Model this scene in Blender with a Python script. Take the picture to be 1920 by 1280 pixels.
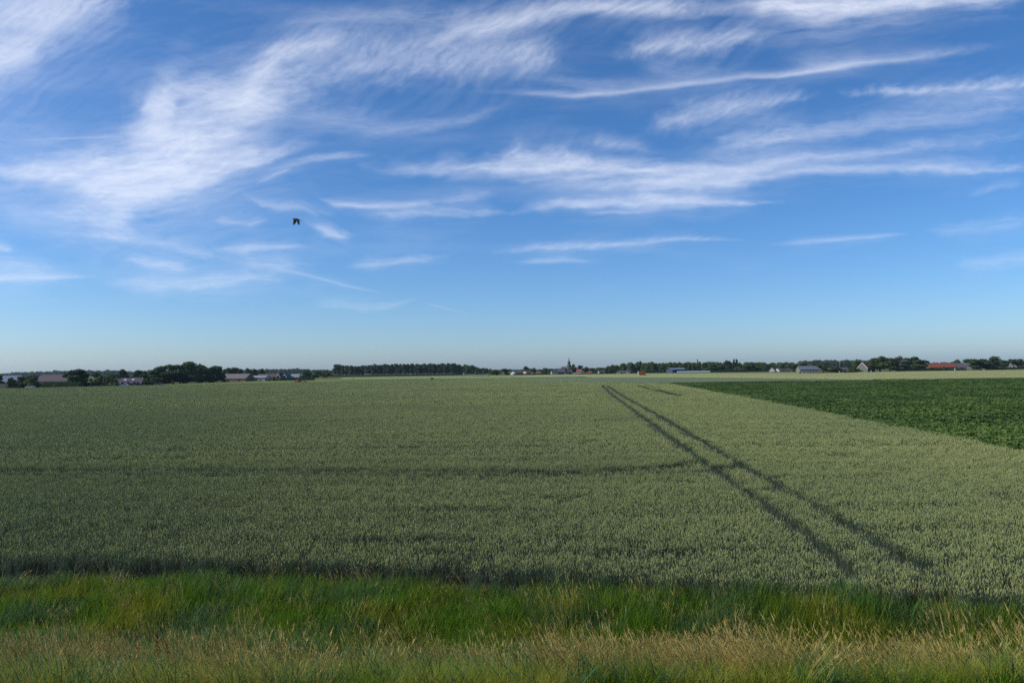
import bpy, math, random
import numpy as np
from mathutils import Vector, Matrix

# ------------------------------------------------------------------ camera, sky, sun, exposure
R = math.radians
sc = bpy.context.scene
for o in list(bpy.data.objects): bpy.data.objects.remove(o)
F_PX, W_PX, H_PX = 1387.0, 1920.0, 1280.0          # focal length and size of the photograph in pixels
CAM_H = 6.2                                       # eye above the field (the viewer stands on a dyke)
PITCH, ROLL = math.atan(51.0 / F_PX), math.atan(0.0125)
cam_d = bpy.data.cameras.new('camera'); cam = bpy.data.objects.new('camera', cam_d)
sc.collection.objects.link(cam); sc.camera = cam
cam_d.sensor_width = 36.0; cam_d.lens = F_PX * 36.0 / W_PX
cam_d.clip_start = 0.1; cam_d.clip_end = 200000.0
CAM_M = Matrix.Translation((0, 0, CAM_H)) @ Matrix.Rotation(R(90) + PITCH, 4, 'X') @ Matrix.Rotation(-ROLL, 4, 'Z')
cam.matrix_world = CAM_M
CAM_R = np.array(CAM_M.to_3x3())

SUN_AZ, SUN_EL = R(-98), R(36)                    # azimuth from the view direction (+Y), minus = to the left
world = bpy.data.worlds.new('World'); sc.world = world; world.use_nodes = True
wn = world.node_tree; wn.nodes.clear()
w_out = wn.nodes.new('ShaderNodeOutputWorld'); w_bg = wn.nodes.new('ShaderNodeBackground')
w_sky = wn.nodes.new('ShaderNodeTexSky'); w_sky.sky_type = 'NISHITA'; w_sky.sun_disc = False
w_sky.sun_elevation = SUN_EL; w_sky.sun_rotation = SUN_AZ
w_sky.altitude = 0.0; w_sky.air_density = 0.85; w_sky.dust_density = 0.7; w_sky.ozone_density = 7.8
w_bg.inputs['Strength'].default_value = 0.145
w_hs = wn.nodes.new('ShaderNodeHueSaturation'); w_hs.inputs['Saturation'].default_value = 1.11     # the camera's vivid rendition of blue
wn.links.new(w_sky.outputs[0], w_hs.inputs['Color']); wn.links.new(w_hs.outputs[0], w_bg.inputs[0]); wn.links.new(w_bg.outputs[0], w_out.inputs[0])
sun_d = bpy.data.lights.new('sun', 'SUN'); sun_d.energy = 4.6; sun_d.angle = R(0.53); sun_d.color = (1.0, 0.94, 0.84)
sun = bpy.data.objects.new('sun', sun_d); sc.collection.objects.link(sun)
SUN_V = Vector((math.sin(SUN_AZ) * math.cos(SUN_EL), math.cos(SUN_AZ) * math.cos(SUN_EL), math.sin(SUN_EL)))
sun.rotation_euler = SUN_V.to_track_quat('Z', 'Y').to_euler(); sun.location = (-60, 0, 60)
vs = sc.view_settings; vs.view_transform = 'Standard'; vs.look = 'None'; vs.exposure = 0.0; vs.gamma = 1.0; vs.use_curve_mapping = False
sc.render.engine = 'CYCLES'; cy = sc.cycles
cy.max_bounces = 5; cy.diffuse_bounces = 3; cy.glossy_bounces = 1; cy.transmission_bounces = 3
cy.volume_bounces = 0; cy.transparent_max_bounces = 8; cy.caustics_reflective = False; cy.caustics_refractive = False
cy.use_denoising = False; cy.denoiser = 'OPENIMAGEDENOISE'; cy.denoising_input_passes = 'RGB_ALBEDO_NORMAL'
cy.use_adaptive_sampling = False
sc.render.filter_size = 1.1

# ------------------------------------------------------------------ helpers
rng = np.random.default_rng(7); rnd = random.Random(7)
COL = sc.collection

def rays(px, py):
    px = np.asarray(px, float); py = np.asarray(py, float)
    d = np.stack([(px - W_PX / 2) / F_PX, -(py - H_PX / 2) / F_PX, -np.ones_like(px)], -1)
    return d @ CAM_R.T
def on_z(px, py, z=0.0):                          # where the sight line through a photo pixel meets the height z
    d = rays(px, py); t = (z - CAM_H) / d[..., 2]
    p = d * t[..., None]; p[..., 2] += CAM_H
    return p
def at_depth(px, py, D):
    d = rays(px, py); t = D / d[..., 1]
    p = d * np.asarray(t)[..., None]; p[..., 2] += CAM_H
    return p
def hor(px): return 703.0 - 0.0125 * px           # horizon row in the photograph

def perlin(x, y, seed=0):
    g = np.random.default_rng(seed); perm = g.permutation(512); perm = np.concatenate([perm, perm, perm[:2]])
    ang = g.random(512) * 2 * np.pi; gx, gy = np.cos(ang), np.sin(ang)
    xi = np.floor(x).astype(int); yi = np.floor(y).astype(int); xf = x - xi; yf = y - yi
    u = xf * xf * xf * (xf * (xf * 6 - 15) + 10); v = yf * yf * yf * (yf * (yf * 6 - 15) + 10)
    def dot(ix, iy, fx, fy):
        h = perm[(perm[ix & 511] + iy) & 511]
        return gx[h] * fx + gy[h] * fy
    a = dot(xi, yi, xf, yf); b = dot(xi + 1, yi, xf - 1, yf); c = dot(xi, yi + 1, xf, yf - 1); d = dot(xi + 1, yi + 1, xf - 1, yf - 1)
    return (a + u * (b - a)) + v * ((c + u * (d - c)) - (a + u * (b - a)))
def fbm(x, y, octv=4, seed=0, gain=0.5):
    s = np.zeros(np.broadcast(x, y).shape); a = 1.0; t = 0.0
    for i in range(octv):
        s += a * perlin(x * 2 ** i + 17.3 * i, y * 2 ** i - 9.1 * i, seed + i); t += a; a *= gain
    return s / t * 1.6
def sstep(a, b, x):
    t = np.clip((x - a) / (b - a), 0, 1); return t * t * (3 - 2 * t)

def tag(o, label=None, cat=None, group=None, kind=None):
    if label: o['label'] = label
    if cat: o['category'] = cat
    if group: o['group'] = group
    if kind: o['kind'] = kind
    return o
def empty(name, loc, rz=0.0):
    o = bpy.data.objects.new(name, None); COL.objects.link(o); o.location = loc; o.rotation_euler = (0, 0, rz); o.empty_display_size = 0.2
    return o
def mesh_data(name, v, f, mats, mi=None, smooth=False):
    m = bpy.data.meshes.new(name); m.from_pydata([tuple(p) for p in v], [], [tuple(q) for q in f])
    for k in (mats if isinstance(mats, (list, tuple)) else [mats]): m.materials.append(k)
    if mi is not None: m.polygons.foreach_set('material_index', np.asarray(mi, dtype=np.int32))
    if smooth: m.polygons.foreach_set('use_smooth', np.ones(len(m.polygons), dtype=bool))
    m.update(); return m
def link(name, data, parent=None):
    o = bpy.data.objects.new(name, data); COL.objects.link(o)
    if parent is not None: o.parent = parent
    return o
class MB:                                         # collects boxes, prisms and tubes into one mesh
    def __init__(s): s.v = []; s.f = []
    def add(s, v, f):
        n = len(s.v); s.v += [tuple(p) for p in v]; s.f += [tuple(i + n for i in q) for q in f]; return s
    def box(s, x0, x1, y0, y1, z0, z1):
        return s.add([(x0, y0, z0), (x1, y0, z0), (x1, y1, z0), (x0, y1, z0), (x0, y0, z1), (x1, y0, z1), (x1, y1, z1), (x0, y1, z1)],
                     [(0, 3, 2, 1), (4, 5, 6, 7), (0, 1, 5, 4), (1, 2, 6, 5), (2, 3, 7, 6), (3, 0, 4, 7)])
    def tube(s, pts, rad, n=6):
        pts = [Vector(p) for p in pts]; rings = []
        for i, p in enumerate(pts):
            t = (pts[min(i + 1, len(pts) - 1)] - pts[max(i - 1, 0)]).normalized()
            a = t.orthogonal().normalized(); b = t.cross(a); r = rad[i]
            rings.append([p + a * (r * math.cos(2 * math.pi * k / n)) + b * (r * math.sin(2 * math.pi * k / n)) for k in range(n)])
        v = [q for rg in rings for q in rg]; f = []
        for i in range(len(pts) - 1):
            for k in range(n):
                f.append((i * n + k, i * n + (k + 1) % n, (i + 1) * n + (k + 1) % n, (i + 1) * n + k))
        f.append(tuple(range(n - 1, -1, -1))); f.append(tuple((len(pts) - 1) * n + k for k in range(n)))
        return s.add(v, f)
    def build(s, name, mat, parent=None, smooth=False):
        return link(name, mesh_data(name, s.v, s.f, mat, smooth=smooth), parent)

# ------------------------------------------------------------------ materials
def nmat(name):
    m = bpy.data.materials.new(name); m.use_nodes = True; nt = m.node_tree; nt.nodes.clear()
    return m, nt, nt.nodes.new('ShaderNodeOutputMaterial')
def N(nt, t, **kw):
    n = nt.nodes.new(t)
    for k, v in kw.items():
        if k.startswith('i_'):
            n.inputs[k[2:].replace('_', ' ')].default_value = v
        else: setattr(n, k, v)
    return n
def mixc(nt, fac, a, b):
    n = nt.nodes.new('ShaderNodeMix'); n.data_type = 'RGBA'
    for s, v in ((n.inputs[0], fac), (n.inputs[6], a), (n.inputs[7], b)):
        if isinstance(v, bpy.types.NodeSocket): nt.links.new(v, s)
        elif isinstance(v, (tuple, list)): s.default_value = (*v[:3], 1.0)
        else: s.default_value = v
    return n.outputs[2]
def mth(nt, op, a, b=0.0, c=0.0, clamp=False):
    n = nt.nodes.new('ShaderNodeMath'); n.operation = op; n.use_clamp = clamp
    for s, v in zip(n.inputs, (a, b, c)):
        if isinstance(v, bpy.types.NodeSocket): nt.links.new(v, s)
        else: s.default_value = v
    return n.outputs[0]
def noise(nt, scale, detail=3.0, coord=None, stretch=None, rough=0.55):
    n = nt.nodes.new('ShaderNodeTexNoise'); n.inputs['Scale'].default_value = scale; n.inputs['Detail'].default_value = detail
    n.inputs['Roughness'].default_value = rough
    if coord is None:
        coord = nt.nodes.new('ShaderNodeNewGeometry').outputs['Position']
    if stretch:
        mp = nt.nodes.new('ShaderNodeMapping'); mp.inputs['Scale'].default_value = stretch
        nt.links.new(coord, mp.inputs['Vector']); coord = mp.outputs[0]
    nt.links.new(coord, n.inputs['Vector']); return n.outputs[0]
def rng_map(nt, v, a, b):
    n = nt.nodes.new('ShaderNodeMapRange'); n.inputs[1].default_value = a; n.inputs[2].default_value = b
    nt.links.new(v, n.inputs[0]); return n.outputs[0]

def solid(name, c1, c2=None, scale=1.0, rough=0.75, spec=0.25, bump=0.0, stretch=None, detail=4.0, metal=0.0):
    m, nt, out = nmat(name); p = N(nt, 'ShaderNodeBsdfPrincipled')
    p.inputs['Roughness'].default_value = rough; p.inputs['Specular IOR Level'].default_value = spec; p.inputs['Metallic'].default_value = metal
    c2 = c2 or tuple(x * 0.72 for x in c1)
    co = nt.nodes.new('ShaderNodeTexCoord').outputs['Object']
    nz = noise(nt, scale, detail, co, stretch)
    nt.links.new(mixc(nt, rng_map(nt, nz, 0.35, 0.65), c1, c2), p.inputs['Base Color'])
    if bump:
        b = N(nt, 'ShaderNodeBump', i_Strength=bump, i_Distance=0.05); nt.links.new(nz, b.inputs['Height']); nt.links.new(b.outputs[0], p.inputs['Normal'])
    nt.links.new(p.outputs[0], out.inputs[0]); return m
def leafy(name, c1, c2, c3=None, trans=0.35, patch=0.35, spec=0.12, patch_rng=(0.4, 0.6), rough=0.55, stretch=None):
    # plant tissue: colour differs plant by plant (Random) and in patches over the field; a share of the light passes through
    m, nt, out = nmat(name)
    oi = nt.nodes.new('ShaderNodeObjectInfo'); c = mixc(nt, oi.outputs['Random'], c1, c2)
    if c3 is not None:
        nz = noise(nt, patch, 3.0, None, stretch); c = mixc(nt, rng_map(nt, nz, *patch_rng), c, c3)
    p = N(nt, 'ShaderNodeBsdfPrincipled'); p.inputs['Roughness'].default_value = rough; p.inputs['Specular IOR Level'].default_value = spec
    t = nt.nodes.new('ShaderNodeBsdfTranslucent'); mx = nt.nodes.new('ShaderNodeMixShader'); mx.inputs[0].default_value = trans
    nt.links.new(c, p.inputs['Base Color']); nt.links.new(c, t.inputs['Color'])
    nt.links.new(p.outputs[0], mx.inputs[1]); nt.links.new(t.outputs[0], mx.inputs[2]); nt.links.new(mx.outputs[0], out.inputs[0])
    return m

M = {}
M['soil'] = solid('soil', (0.075, 0.060, 0.042), (0.045, 0.04, 0.028), 0.8, 0.95, 0.05, 0.6)
M['turf'] = solid('turf', (0.06, 0.085, 0.025), (0.10, 0.10, 0.04), 0.25, 0.95, 0.05, 0.5)
M['wheat_stem'] = leafy('wheat_stem', (0.09, 0.125, 0.088), (0.115, 0.15, 0.105), trans=0.3)
M['wheat_leaf'] = leafy('wheat_leaf', (0.082, 0.122, 0.074), (0.108, 0.148, 0.084), trans=0.4)
M['wheat_ear'] = leafy('wheat_ear', (0.31, 0.352, 0.135), (0.425, 0.445, 0.165), (0.305, 0.352, 0.138), trans=0.25, patch=0.035, spec=0.2)
M['tiller'] = leafy('tiller', (0.12, 0.165, 0.125), (0.155, 0.20, 0.155), trans=0.35)
M['beet'] = leafy('beet', (0.082, 0.145, 0.028), (0.135, 0.20, 0.045), (0.068, 0.12, 0.026), trans=0.3, patch=0.06, spec=0.16, rough=0.5)
M['grass'] = leafy('grass', (0.08, 0.18, 0.012), (0.14, 0.24, 0.017), (0.20, 0.235, 0.02), trans=0.45, patch=0.45, patch_rng=(0.47, 0.62))
M['grass_blue'] = leafy('grass_blue', (0.07, 0.15, 0.05), (0.11, 0.19, 0.065), trans=0.4)
M['grass_fine'] = leafy('grass_fine', (0.23, 0.27, 0.028), (0.35, 0.31, 0.05), (0.15, 0.235, 0.018), trans=0.45, patch=0.6, patch_rng=(0.45, 0.6))
M['straw'] = leafy('straw', (0.50, 0.36, 0.095), (0.58, 0.44, 0.14), (0.36, 0.34, 0.085), trans=0.35, patch=0.5)
M['panicle'] = leafy('panicle', (0.54, 0.40, 0.14), (0.62, 0.49, 0.19), (0.48, 0.42, 0.15), trans=0.4, patch=0.4)
M['dock'] = leafy('dock', (0.20, 0.055, 0.025), (0.26, 0.08, 0.03), trans=0.2)
M['tree'] = leafy('tree_leaves', (0.050, 0.085, 0.024), (0.088, 0.122, 0.036), trans=0.25)
M['tree_light'] = leafy('pale_tree_leaves', (0.085, 0.115, 0.04), (0.11, 0.135, 0.05), trans=0.3)
M['tree_dark'] = leafy('dark_tree_leaves', (0.034, 0.064, 0.020), (0.056, 0.086, 0.026), trans=0.2)
M['poplar'] = leafy('poplar_leaves', (0.055, 0.085, 0.04), (0.085, 0.115, 0.055), trans=0.3)
M['willow'] = leafy('willow_leaves', (0.11, 0.13, 0.085), (0.13, 0.15, 0.095), trans=0.3)
M['copper'] = leafy('copper_leaves', (0.085, 0.045, 0.04), (0.10, 0.055, 0.045), trans=0.25)
M['bark'] = solid('bark', (0.07, 0.055, 0.042), (0.04, 0.034, 0.028), 3.0, 0.95, 0.05, 0.6)
M['birch'] = solid('pale_bark', (0.30, 0.28, 0.25), (0.14, 0.13, 0.11), 2.0, 0.9, 0.1)

# ------------------------------------------------------------------ ground
def ground_z(y, x=0.0):
    # the ditch runs along the edge of the wheat, nearer to the dyke on the right
    y = np.asarray(y, float); x = np.asarray(x, float); sh = np.clip(0.35 + 0.105 * x, -2.2, 3.2)
    y = y + sh * np.interp(y, [10, 15.5, 24, 34], [0, 1, 1, 0])
    return np.interp(y, [-400, 1.5, 3.0, 14.2, 16.8, 19.2, 21.0, 30], [4.55, 4.55, 4.45, 0.30, -0.38, -0.08, 0.0, 0.0])
def build_ground():
    ys = np.concatenate([[-380, -120, -40, -10], np.arange(0, 24, 0.8), [26, 30, 40, 60, 100, 180, 320, 560, 900, 1500, 2600, 4200, 5900]])
    xs = np.concatenate([[-5900, -3000, -1500, -700, -300, -120, -60], np.arange(-30, 30.1, 1.5), [60, 120, 300, 700, 1500, 3000, 5900]])
    X, Y = np.meshgrid(xs, ys); Z = ground_z(Y, X) + np.where((Y > 4) & (Y < 20.5) & (np.abs(X) < 40), 0.07 * fbm(X * 0.35, Y * 0.6, 3, 5), 0)
    v = np.stack([X, Y, Z], -1).reshape(-1, 3); nx = len(xs); f = []
    for j in range(len(ys) - 1):
        for i in range(nx - 1): f.append((j * nx + i, j * nx + i + 1, (j + 1) * nx + i + 1, (j + 1) * nx + i))
    g = link('ground', mesh_data('ground', v, f, M['turf'], smooth=True)); tag(g, 'grassy ground and dyke slope beneath everything', kind='structure')
build_ground()

# field outlines in metres (x, y), from points picked in the photograph
def gz(pts, z=0.85):
    a = np.array(pts, float); return on_z(a[:, 0], a[:, 1], z)[:, :2]
track_l = gz([(1598, 1066), (1572, 1040), (1420, 932), (1338, 876), (1265, 825), (1195, 773), (1147, 739), (1129, 722)])
track_r = gz([(1738, 1062), (1695, 1040), (1540, 948), (1425, 887), (1360, 850), (1317, 825), (1236, 778), (1166, 741), (1139, 723)])
edge_front = gz([(-700, 985), (0, 1036), (300, 1040), (620, 1048), (960, 1062), (1300, 1075), (1700, 1092), (1920, 1102), (2700, 1150)])
beet_edge = gz([(2300, 925), (1920, 843), (1760, 812), (1640, 790), (1500, 763), (1380, 741), (1262, 720), (1222, 717.9)])
far_right = gz([(1222, 717.9), (1130, 717.5), (1015, 714.5), (960, 709.5)])
far_left = gz([(960, 709.5), (800, 711.5), (560, 716.5), (320, 721), (0, 728), (-300, 733)])
wheat_poly = np.concatenate([edge_front, beet_edge, far_right, far_left])
def inside(px, py, poly):
    r = np.zeros(px.shape, bool); n = len(poly); j = n - 1
    for i in range(n):
        xi, yi = poly[i]; xj, yj = poly[j]
        c = ((yi > py) != (yj > py)) & (px < (xj - xi) * (py - yi) / (yj - yi + 1e-12) + xi)
        r ^= c; j = i
    return r
def dist_poly(px, py, pl):
    d = np.full(px.shape, 1e9)
    for a, b in zip(pl[:-1], pl[1:]):
        ab = b - a; t = np.clip(((px - a[0]) * ab[0] + (py - a[1]) * ab[1]) / (ab @ ab), 0, 1)
        d = np.minimum(d, np.hypot(px - a[0] - t * ab[0], py - a[1] - t * ab[1]))
    return d
def sheet(name, poly, z, mat, label, thick=0.0, n_cut=0, rough_z=0.0, seed=0):
    v = [(p[0], p[1], z) for p in poly]; f = [tuple(range(len(poly)))]
    if thick:
        n = len(poly); v += [(p[0], p[1], z - thick) for p in poly]
        f += [(i, i + n, (i + 1) % n + n, (i + 1) % n) for i in range(n)]
    o = link(name, mesh_data(name, v, f, mat)); tag(o, label, kind='structure'); return o
sheet('wheat_field', wheat_poly, 0.012, M['soil'], 'soil of the large green wheat field')

# ------------------------------------------------------------------ scatter by geometry nodes
def hidden_collection(name, datas):
    c = bpy.data.collections.new(name)
    for i, d in enumerate(datas):
        o = bpy.data.objects.new('%s_%02d' % (name, i), d); c.objects.link(o)
    return c
def scatter(name, pts, rot, scl, idx, coll, label, cat=None):
    n = len(pts); m = bpy.data.meshes.new(name); m.vertices.add(n)
    m.vertices.foreach_set('co', np.ascontiguousarray(pts, dtype=np.float32).ravel())
    for an, ty, data, key in (('rot', 'FLOAT_VECTOR', rot, 'vector'), ('scl', 'FLOAT_VECTOR', scl, 'vector'), ('idx', 'INT', idx, 'value')):
        a = m.attributes.new(an, ty, 'POINT')
        a.data.foreach_set(key, np.ascontiguousarray(data, dtype=np.int32 if ty == 'INT' else np.float32).ravel())
    o = link(name, m); tag(o, label, cat, kind='stuff')
    g = bpy.data.node_groups.new(name + '_scatter', 'GeometryNodeTree')
    g.interface.new_socket('Geometry', in_out='INPUT', socket_type='NodeSocketGeometry'); g.interface.new_socket('Geometry', in_out='OUTPUT', socket_type='NodeSocketGeometry')
    gi = g.nodes.new('NodeGroupInput'); go = g.nodes.new('NodeGroupOutput'); ip = g.nodes.new('GeometryNodeInstanceOnPoints')
    ci = g.nodes.new('GeometryNodeCollectionInfo'); ci.inputs[0].default_value = coll; ci.inputs[1].default_value = True; ci.inputs[2].default_value = True
    def na(an, ty):
        k = g.nodes.new('GeometryNodeInputNamedAttribute'); k.data_type = ty; k.inputs[0].default_value = an; return k.outputs[0]
    L = g.links.new; L(gi.outputs[0], ip.inputs['Points']); L(ci.outputs[0], ip.inputs['Instance']); ip.inputs['Pick Instance'].default_value = True
    L(na('idx', 'INT'), ip.inputs['Instance Index']); L(na('rot', 'FLOAT_VECTOR'), ip.inputs['Rotation']); L(na('scl', 'FLOAT_VECTOR'), ip.inputs['Scale'])
    L(ip.outputs[0], go.inputs[0])
    md = o.modifiers.new('scatter', 'NODES'); md.node_group = g
    return o
def jgrid(x0, x1, y0, y1, s, jit=0.5, seed=0):
    r = np.random.default_rng(seed); xs = np.arange(x0, x1, s); ys = np.arange(y0, y1, s)
    X, Y = np.meshgrid(xs, ys); X = X + (r.random(X.shape) - 0.5) * 2 * jit * s; Y = Y + (r.random(Y.shape) - 0.5) * 2 * jit * s
    return X.ravel(), Y.ravel()

class Tuft:                                       # blades, stems and ears of one small tuft
    def __init__(s, seed): s.v = []; s.f = []; s.mi = []; s.r = np.random.default_rng(seed)
    def blade(s, base, az, L, w, lean, droop, seg=2, mi=0, face=None):
        r = s.r; d = np.array([math.cos(az), math.sin(az)]); fa = az + math.pi / 2 if face is None else face
        sd = np.array([math.cos(fa), math.sin(fa), 0]); n = len(s.v); p = np.array(base, float); ang = lean
        for i in range(seg + 1):
            t = i / seg; hw = w * 0.5 * (1 - t ** 1.6) if i < seg else 0
            if i < seg: s.v += [tuple(p - sd * hw), tuple(p + sd * hw)]
            else: s.v.append(tuple(p))
            if i < seg:
                p = p + (L / seg) * np.array([d[0] * math.sin(ang), d[1] * math.sin(ang), math.cos(ang)]); ang += droop / seg
        for i in range(seg - 1): s.f.append((n + 2 * i, n + 2 * i + 1, n + 2 * i + 3, n + 2 * i + 2)); s.mi.append(mi)
        k = n + 2 * (seg - 1); s.f.append((k, k + 1, k + 2)); s.mi.append(mi)
        return p
    def stem(s, a, b, w, mi=0):
        fa = s.r.random() * math.pi; sd = np.array([math.cos(fa), math.sin(fa), 0]) * w / 2; n = len(s.v)
        a = np.array(a); b = np.array(b); s.v += [tuple(a - sd), tuple(a + sd), tuple(b + sd * 0.7), tuple(b - sd * 0.7)]
        s.f.append((n, n + 1, n + 2, n + 3)); s.mi.append(mi)
    def spindle(s, a, b, rad, mi=1, k=4, mid=0.42):
        a = np.array(a); b = np.array(b); n = len(s.v); c = a + (b - a) * mid; ph = s.r.random() * 6.28
        s.v.append(tuple(a))
        for i in range(k): s.v.append((c[0] + rad * math.cos(ph + i * 2 * math.pi / k), c[1] + rad * math.sin(ph + i * 2 * math.pi / k), c[2]))
        s.v.append(tuple(b))
        for i in range(k):
            j = (i + 1) % k; s.f += [(n, n + 1 + j, n + 1 + i), (n + 1 + i, n + 1 + j, n + 1 + k)]; s.mi += [mi, mi]
    def data(s, name, mats): return mesh_data(name, s.v, s.f, mats, s.mi)

def wheat_tuft(seed, size, n, ear_l, ear_r, leaf_w, lod):
    t = Tuft(seed); r = t.r
    for i in range(n):
        x, y = (r.random(2) - 0.5) * size * 1.1; h = 0.74 + 0.075 * r.standard_normal(); az = r.random() * 6.28; ln = 0.05 + 0.09 * r.random()
        top = np.array([x + ln * math.cos(az), y + ln * math.sin(az), h])
        t.stem((x, y, 0), top, 0.006 if lod == 0 else 0.012, 0)
        e = np.array([0.25 * math.cos(az + 0.3), 0.25 * math.sin(az + 0.3), 1.0]); e /= np.linalg.norm(e)
        t.spindle(top - e * 0.01, top + e * ear_l * (0.85 + 0.3 * r.random()), ear_r * (0.85 + 0.3 * r.random()), 2, 4 if lod < 2 else 3)
        for z, L in ((0.60, 0.20), (0.42, 0.24)) if lod == 0 else ((0.55, 0.26),):
            t.blade((x + ln * math.cos(az) * z, y + ln * math.sin(az) * z, z * h / 0.74), r.random() * 6.28, L, leaf_w, 0.35 + 0.4 * r.random(), 0.9, 2, 1)
    return t.data('wheat_tuft', [M['wheat_stem'], M['wheat_leaf'], M['wheat_ear']])
def tiller_tuft(seed, size, n):
    t = Tuft(seed); r = t.r
    for i in range(n):
        x, y = (r.random(2) - 0.5) * size; az = r.random() * 6.28
        t.blade((x, y, 0), az, 0.42 + 0.22 * r.random(), 0.012, 0.1 + 0.2 * r.random(), 0.35, 2, 0)
        t.blade((x, y, 0.15), r.random() * 6.28, 0.3, 0.013, 0.3, 0.7, 2, 0)
    return t.data('tiller_tuft', [M['tiller']])

def build_wheat():
    ds = [wheat_tuft(10 + i, 0.30, 23, 0.10, 0.0092, 0.014, 0) for i in range(7)]
    ds += [wheat_tuft(30 + i, 0.46, 26, 0.11, 0.015, 0.024, 1) for i in range(5)]
    ds += [wheat_tuft(50 + i, 1.05, 72, 0.13, 0.024, 0.045, 2) for i in range(5)]
    ds += [tiller_tuft(70 + i, 0.3, 12) for i in range(3)]
    coll = hidden_collection('wheat_tuft', ds)
    # cross tramlines along the drilling rows: pairs of wheel lines
    def hline(pts): return gz(pts)
    lines = [(track_l, 0.27), (track_r, 0.27)]
    lines += [(hline([(-300, 885), (0, 886), (640, 887), (1000, 888), (1200, 885), (1330, 879)]), 0.52),
              (hline([(-300, 877), (0, 877), (640, 878), (1000, 880), (1150, 878), (1240, 872), (1300, 863)]), 0.58),
              (hline([(-200, 840), (500, 838), (1000, 834)]), 0.32), (hline([(1080, 785), (1140, 785), (1200, 781)]), 0.4), (hline([(-200, 789), (600, 788), (1080, 786)]), 0.36),
              (hline([(-200, 948), (300, 950), (960, 952)]), 0.2), (hline([(-200, 1000), (500, 1003), (900, 1008)]), 0.2), (hline([(820, 1028), (1000, 1030), (1250, 1026), (1470, 1022)]), 0.24),
              (hline([(1330, 879), (1362, 875), (1384, 868)]), 0.6), (hline([(1300, 863), (1330, 868), (1356, 872)]), 0.6),
              (hline([(1255, 790), (1236, 785), (1226, 782)]), 0.35),
              (hline([(-100, 767), (400, 766), (900, 764)]), 0.42), (hline([(-100, 748), (500, 746), (1000, 744)]), 0.5),
              (hline([(1193, 721), (1225, 731), (1262, 738), (1280, 742)]), 0.75), (hline([(1240, 738), (1275, 738), (1300, 737)]), 0.5),
              (hline([(1208, 721), (1236, 730), (1258, 736)]), 0.5)]
    P, RT, SC, IX = [], [], [], []
    bands = [(17, 46, 0.285, 0), (46, 115, 0.44, 1), (115, 430, 1.0, 2)]
    rr = np.random.default_rng(3)
    def emit(x, y, lod, seed):
        m = inside(x + .55 * fbm(x * .35, y * .22, 3, 88), y + .25 * fbm(x * .6, y * .6, 2, 89), wheat_poly) & (np.abs(x) < 0.80 * y + 6); x, y = x[m], y[m]
        if not len(x): return
        wob = 0.10 * fbm(x * 0.5, y * 0.5, 2, 91)
        keep = np.ones(len(x), bool); intrack = np.zeros(len(x), bool)
        for k, (pl, hw) in enumerate(lines):
            d = dist_poly(x, y, pl) + wob * (1 if k < 2 else 0.4)
            if k < 2:
                hwv = hw + 0.07 + 0.14 * sstep(40, 55, y) + 0.10 * sstep(80, 180, y); near = d < hwv; intrack |= near
            else:
                # faint lines are broken along their length
                near = d < hw * (1 + (0.35 if k < 4 else 0.8) * fbm(x * 0.12, y * 0.12, 2, 55 + k)); keep &= ~near; continue
            keep &= ~near
        # thin places and lodged pockets, drawn out along the rows
        gap = fbm(x * 0.28, y * 0.75, 3, 21); thin = fbm(x * 0.06, y * 0.35, 3, 33)
        keep &= ~((gap > 0.44) & (rr.random(len(x)) < 0.7) & (y < 80))
        hsc = 0.97 + 0.09 * thin + 0.09 * fbm(x * 0.03, y * 0.9, 3, 37) + 0.06 * fbm(x * 0.012, y * 0.45 + 5, 3, 39) + 0.07 * fbm(x * 0.45, y * 0.45, 2, 77) + 0.06 * fbm(x * 1.1, y * 1.1, 2, 79) + 0.04 * rr.standard_normal(len(x))
        hsc = np.where(gap > 0.36, hsc * 0.88, hsc)
        x1, y1, h1 = x[keep], y[keep], hsc[keep]; n = len(x1)
        base = {0: 0, 1: 7, 2: 12}[lod]; cnt = {0: 7, 1: 5, 2: 5}[lod]
        P.append(np.stack([x1, y1, np.full(n, 0.0) + np.where(y1 < 24, ground_z(y1, x1), 0)], -1)); RT.append(np.stack([rr.normal(0, .05, n), rr.normal(0, .05, n), rr.random(n) * 6.283], -1))
        s = 0.93 + 0.14 * rr.random(n); SC.append(np.stack([s, s, h1], -1)); IX.append(base + rr.integers(0, cnt, n))
        if lod < 2 and intrack.any():
            x2, y2 = x[intrack], y[intrack]; q = rr.random(len(x2)) < 0.8; x2, y2 = x2[q], y2[q]; n = len(x2)
            P.append(np.stack([x2, y2, np.zeros(n)], -1)); RT.append(np.stack([np.zeros(n), np.zeros(n), rr.random(n) * 6.283], -1))
            s = 0.9 + 0.3 * rr.random(n); SC.append(np.stack([s * 1.1, s * 1.1, s * 1.0], -1)); IX.append(17 + rr.integers(0, 3, n))
    for y0, y1, s, lod in bands:
        w = 0.80 * y1 + 6; x, y = jgrid(-w, w, y0, y1, s, 0.5, lod)
        if lod == 2:
            dt = np.minimum(dist_poly(x, y, track_l), dist_poly(x, y, track_r))
            for pl, hw in lines[2:]: dt = np.minimum(dt, dist_poly(x, y, pl) + 1.6)
            emit(x[dt > 3], y[dt > 3], 2, 0)
            c = (np.abs(x) < 0.80 * y + 6) & (dt <= 3.0); bx, by = x[c], y[c]
            ox, oy = np.meshgrid(np.linspace(-.5, .5, 3)[:-1] + .25 - .0, np.linspace(-.5, .5, 3)[:-1] + .25)
            fx = (bx[:, None] + ox.ravel()[None]).ravel(); fy = (by[:, None] + oy.ravel()[None]).ravel()
            fx += rr.normal(0, .12, len(fx)); fy += rr.normal(0, .12, len(fy)); emit(fx, fy, 1, 0)
        else: emit(x, y, lod, 0)
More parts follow.
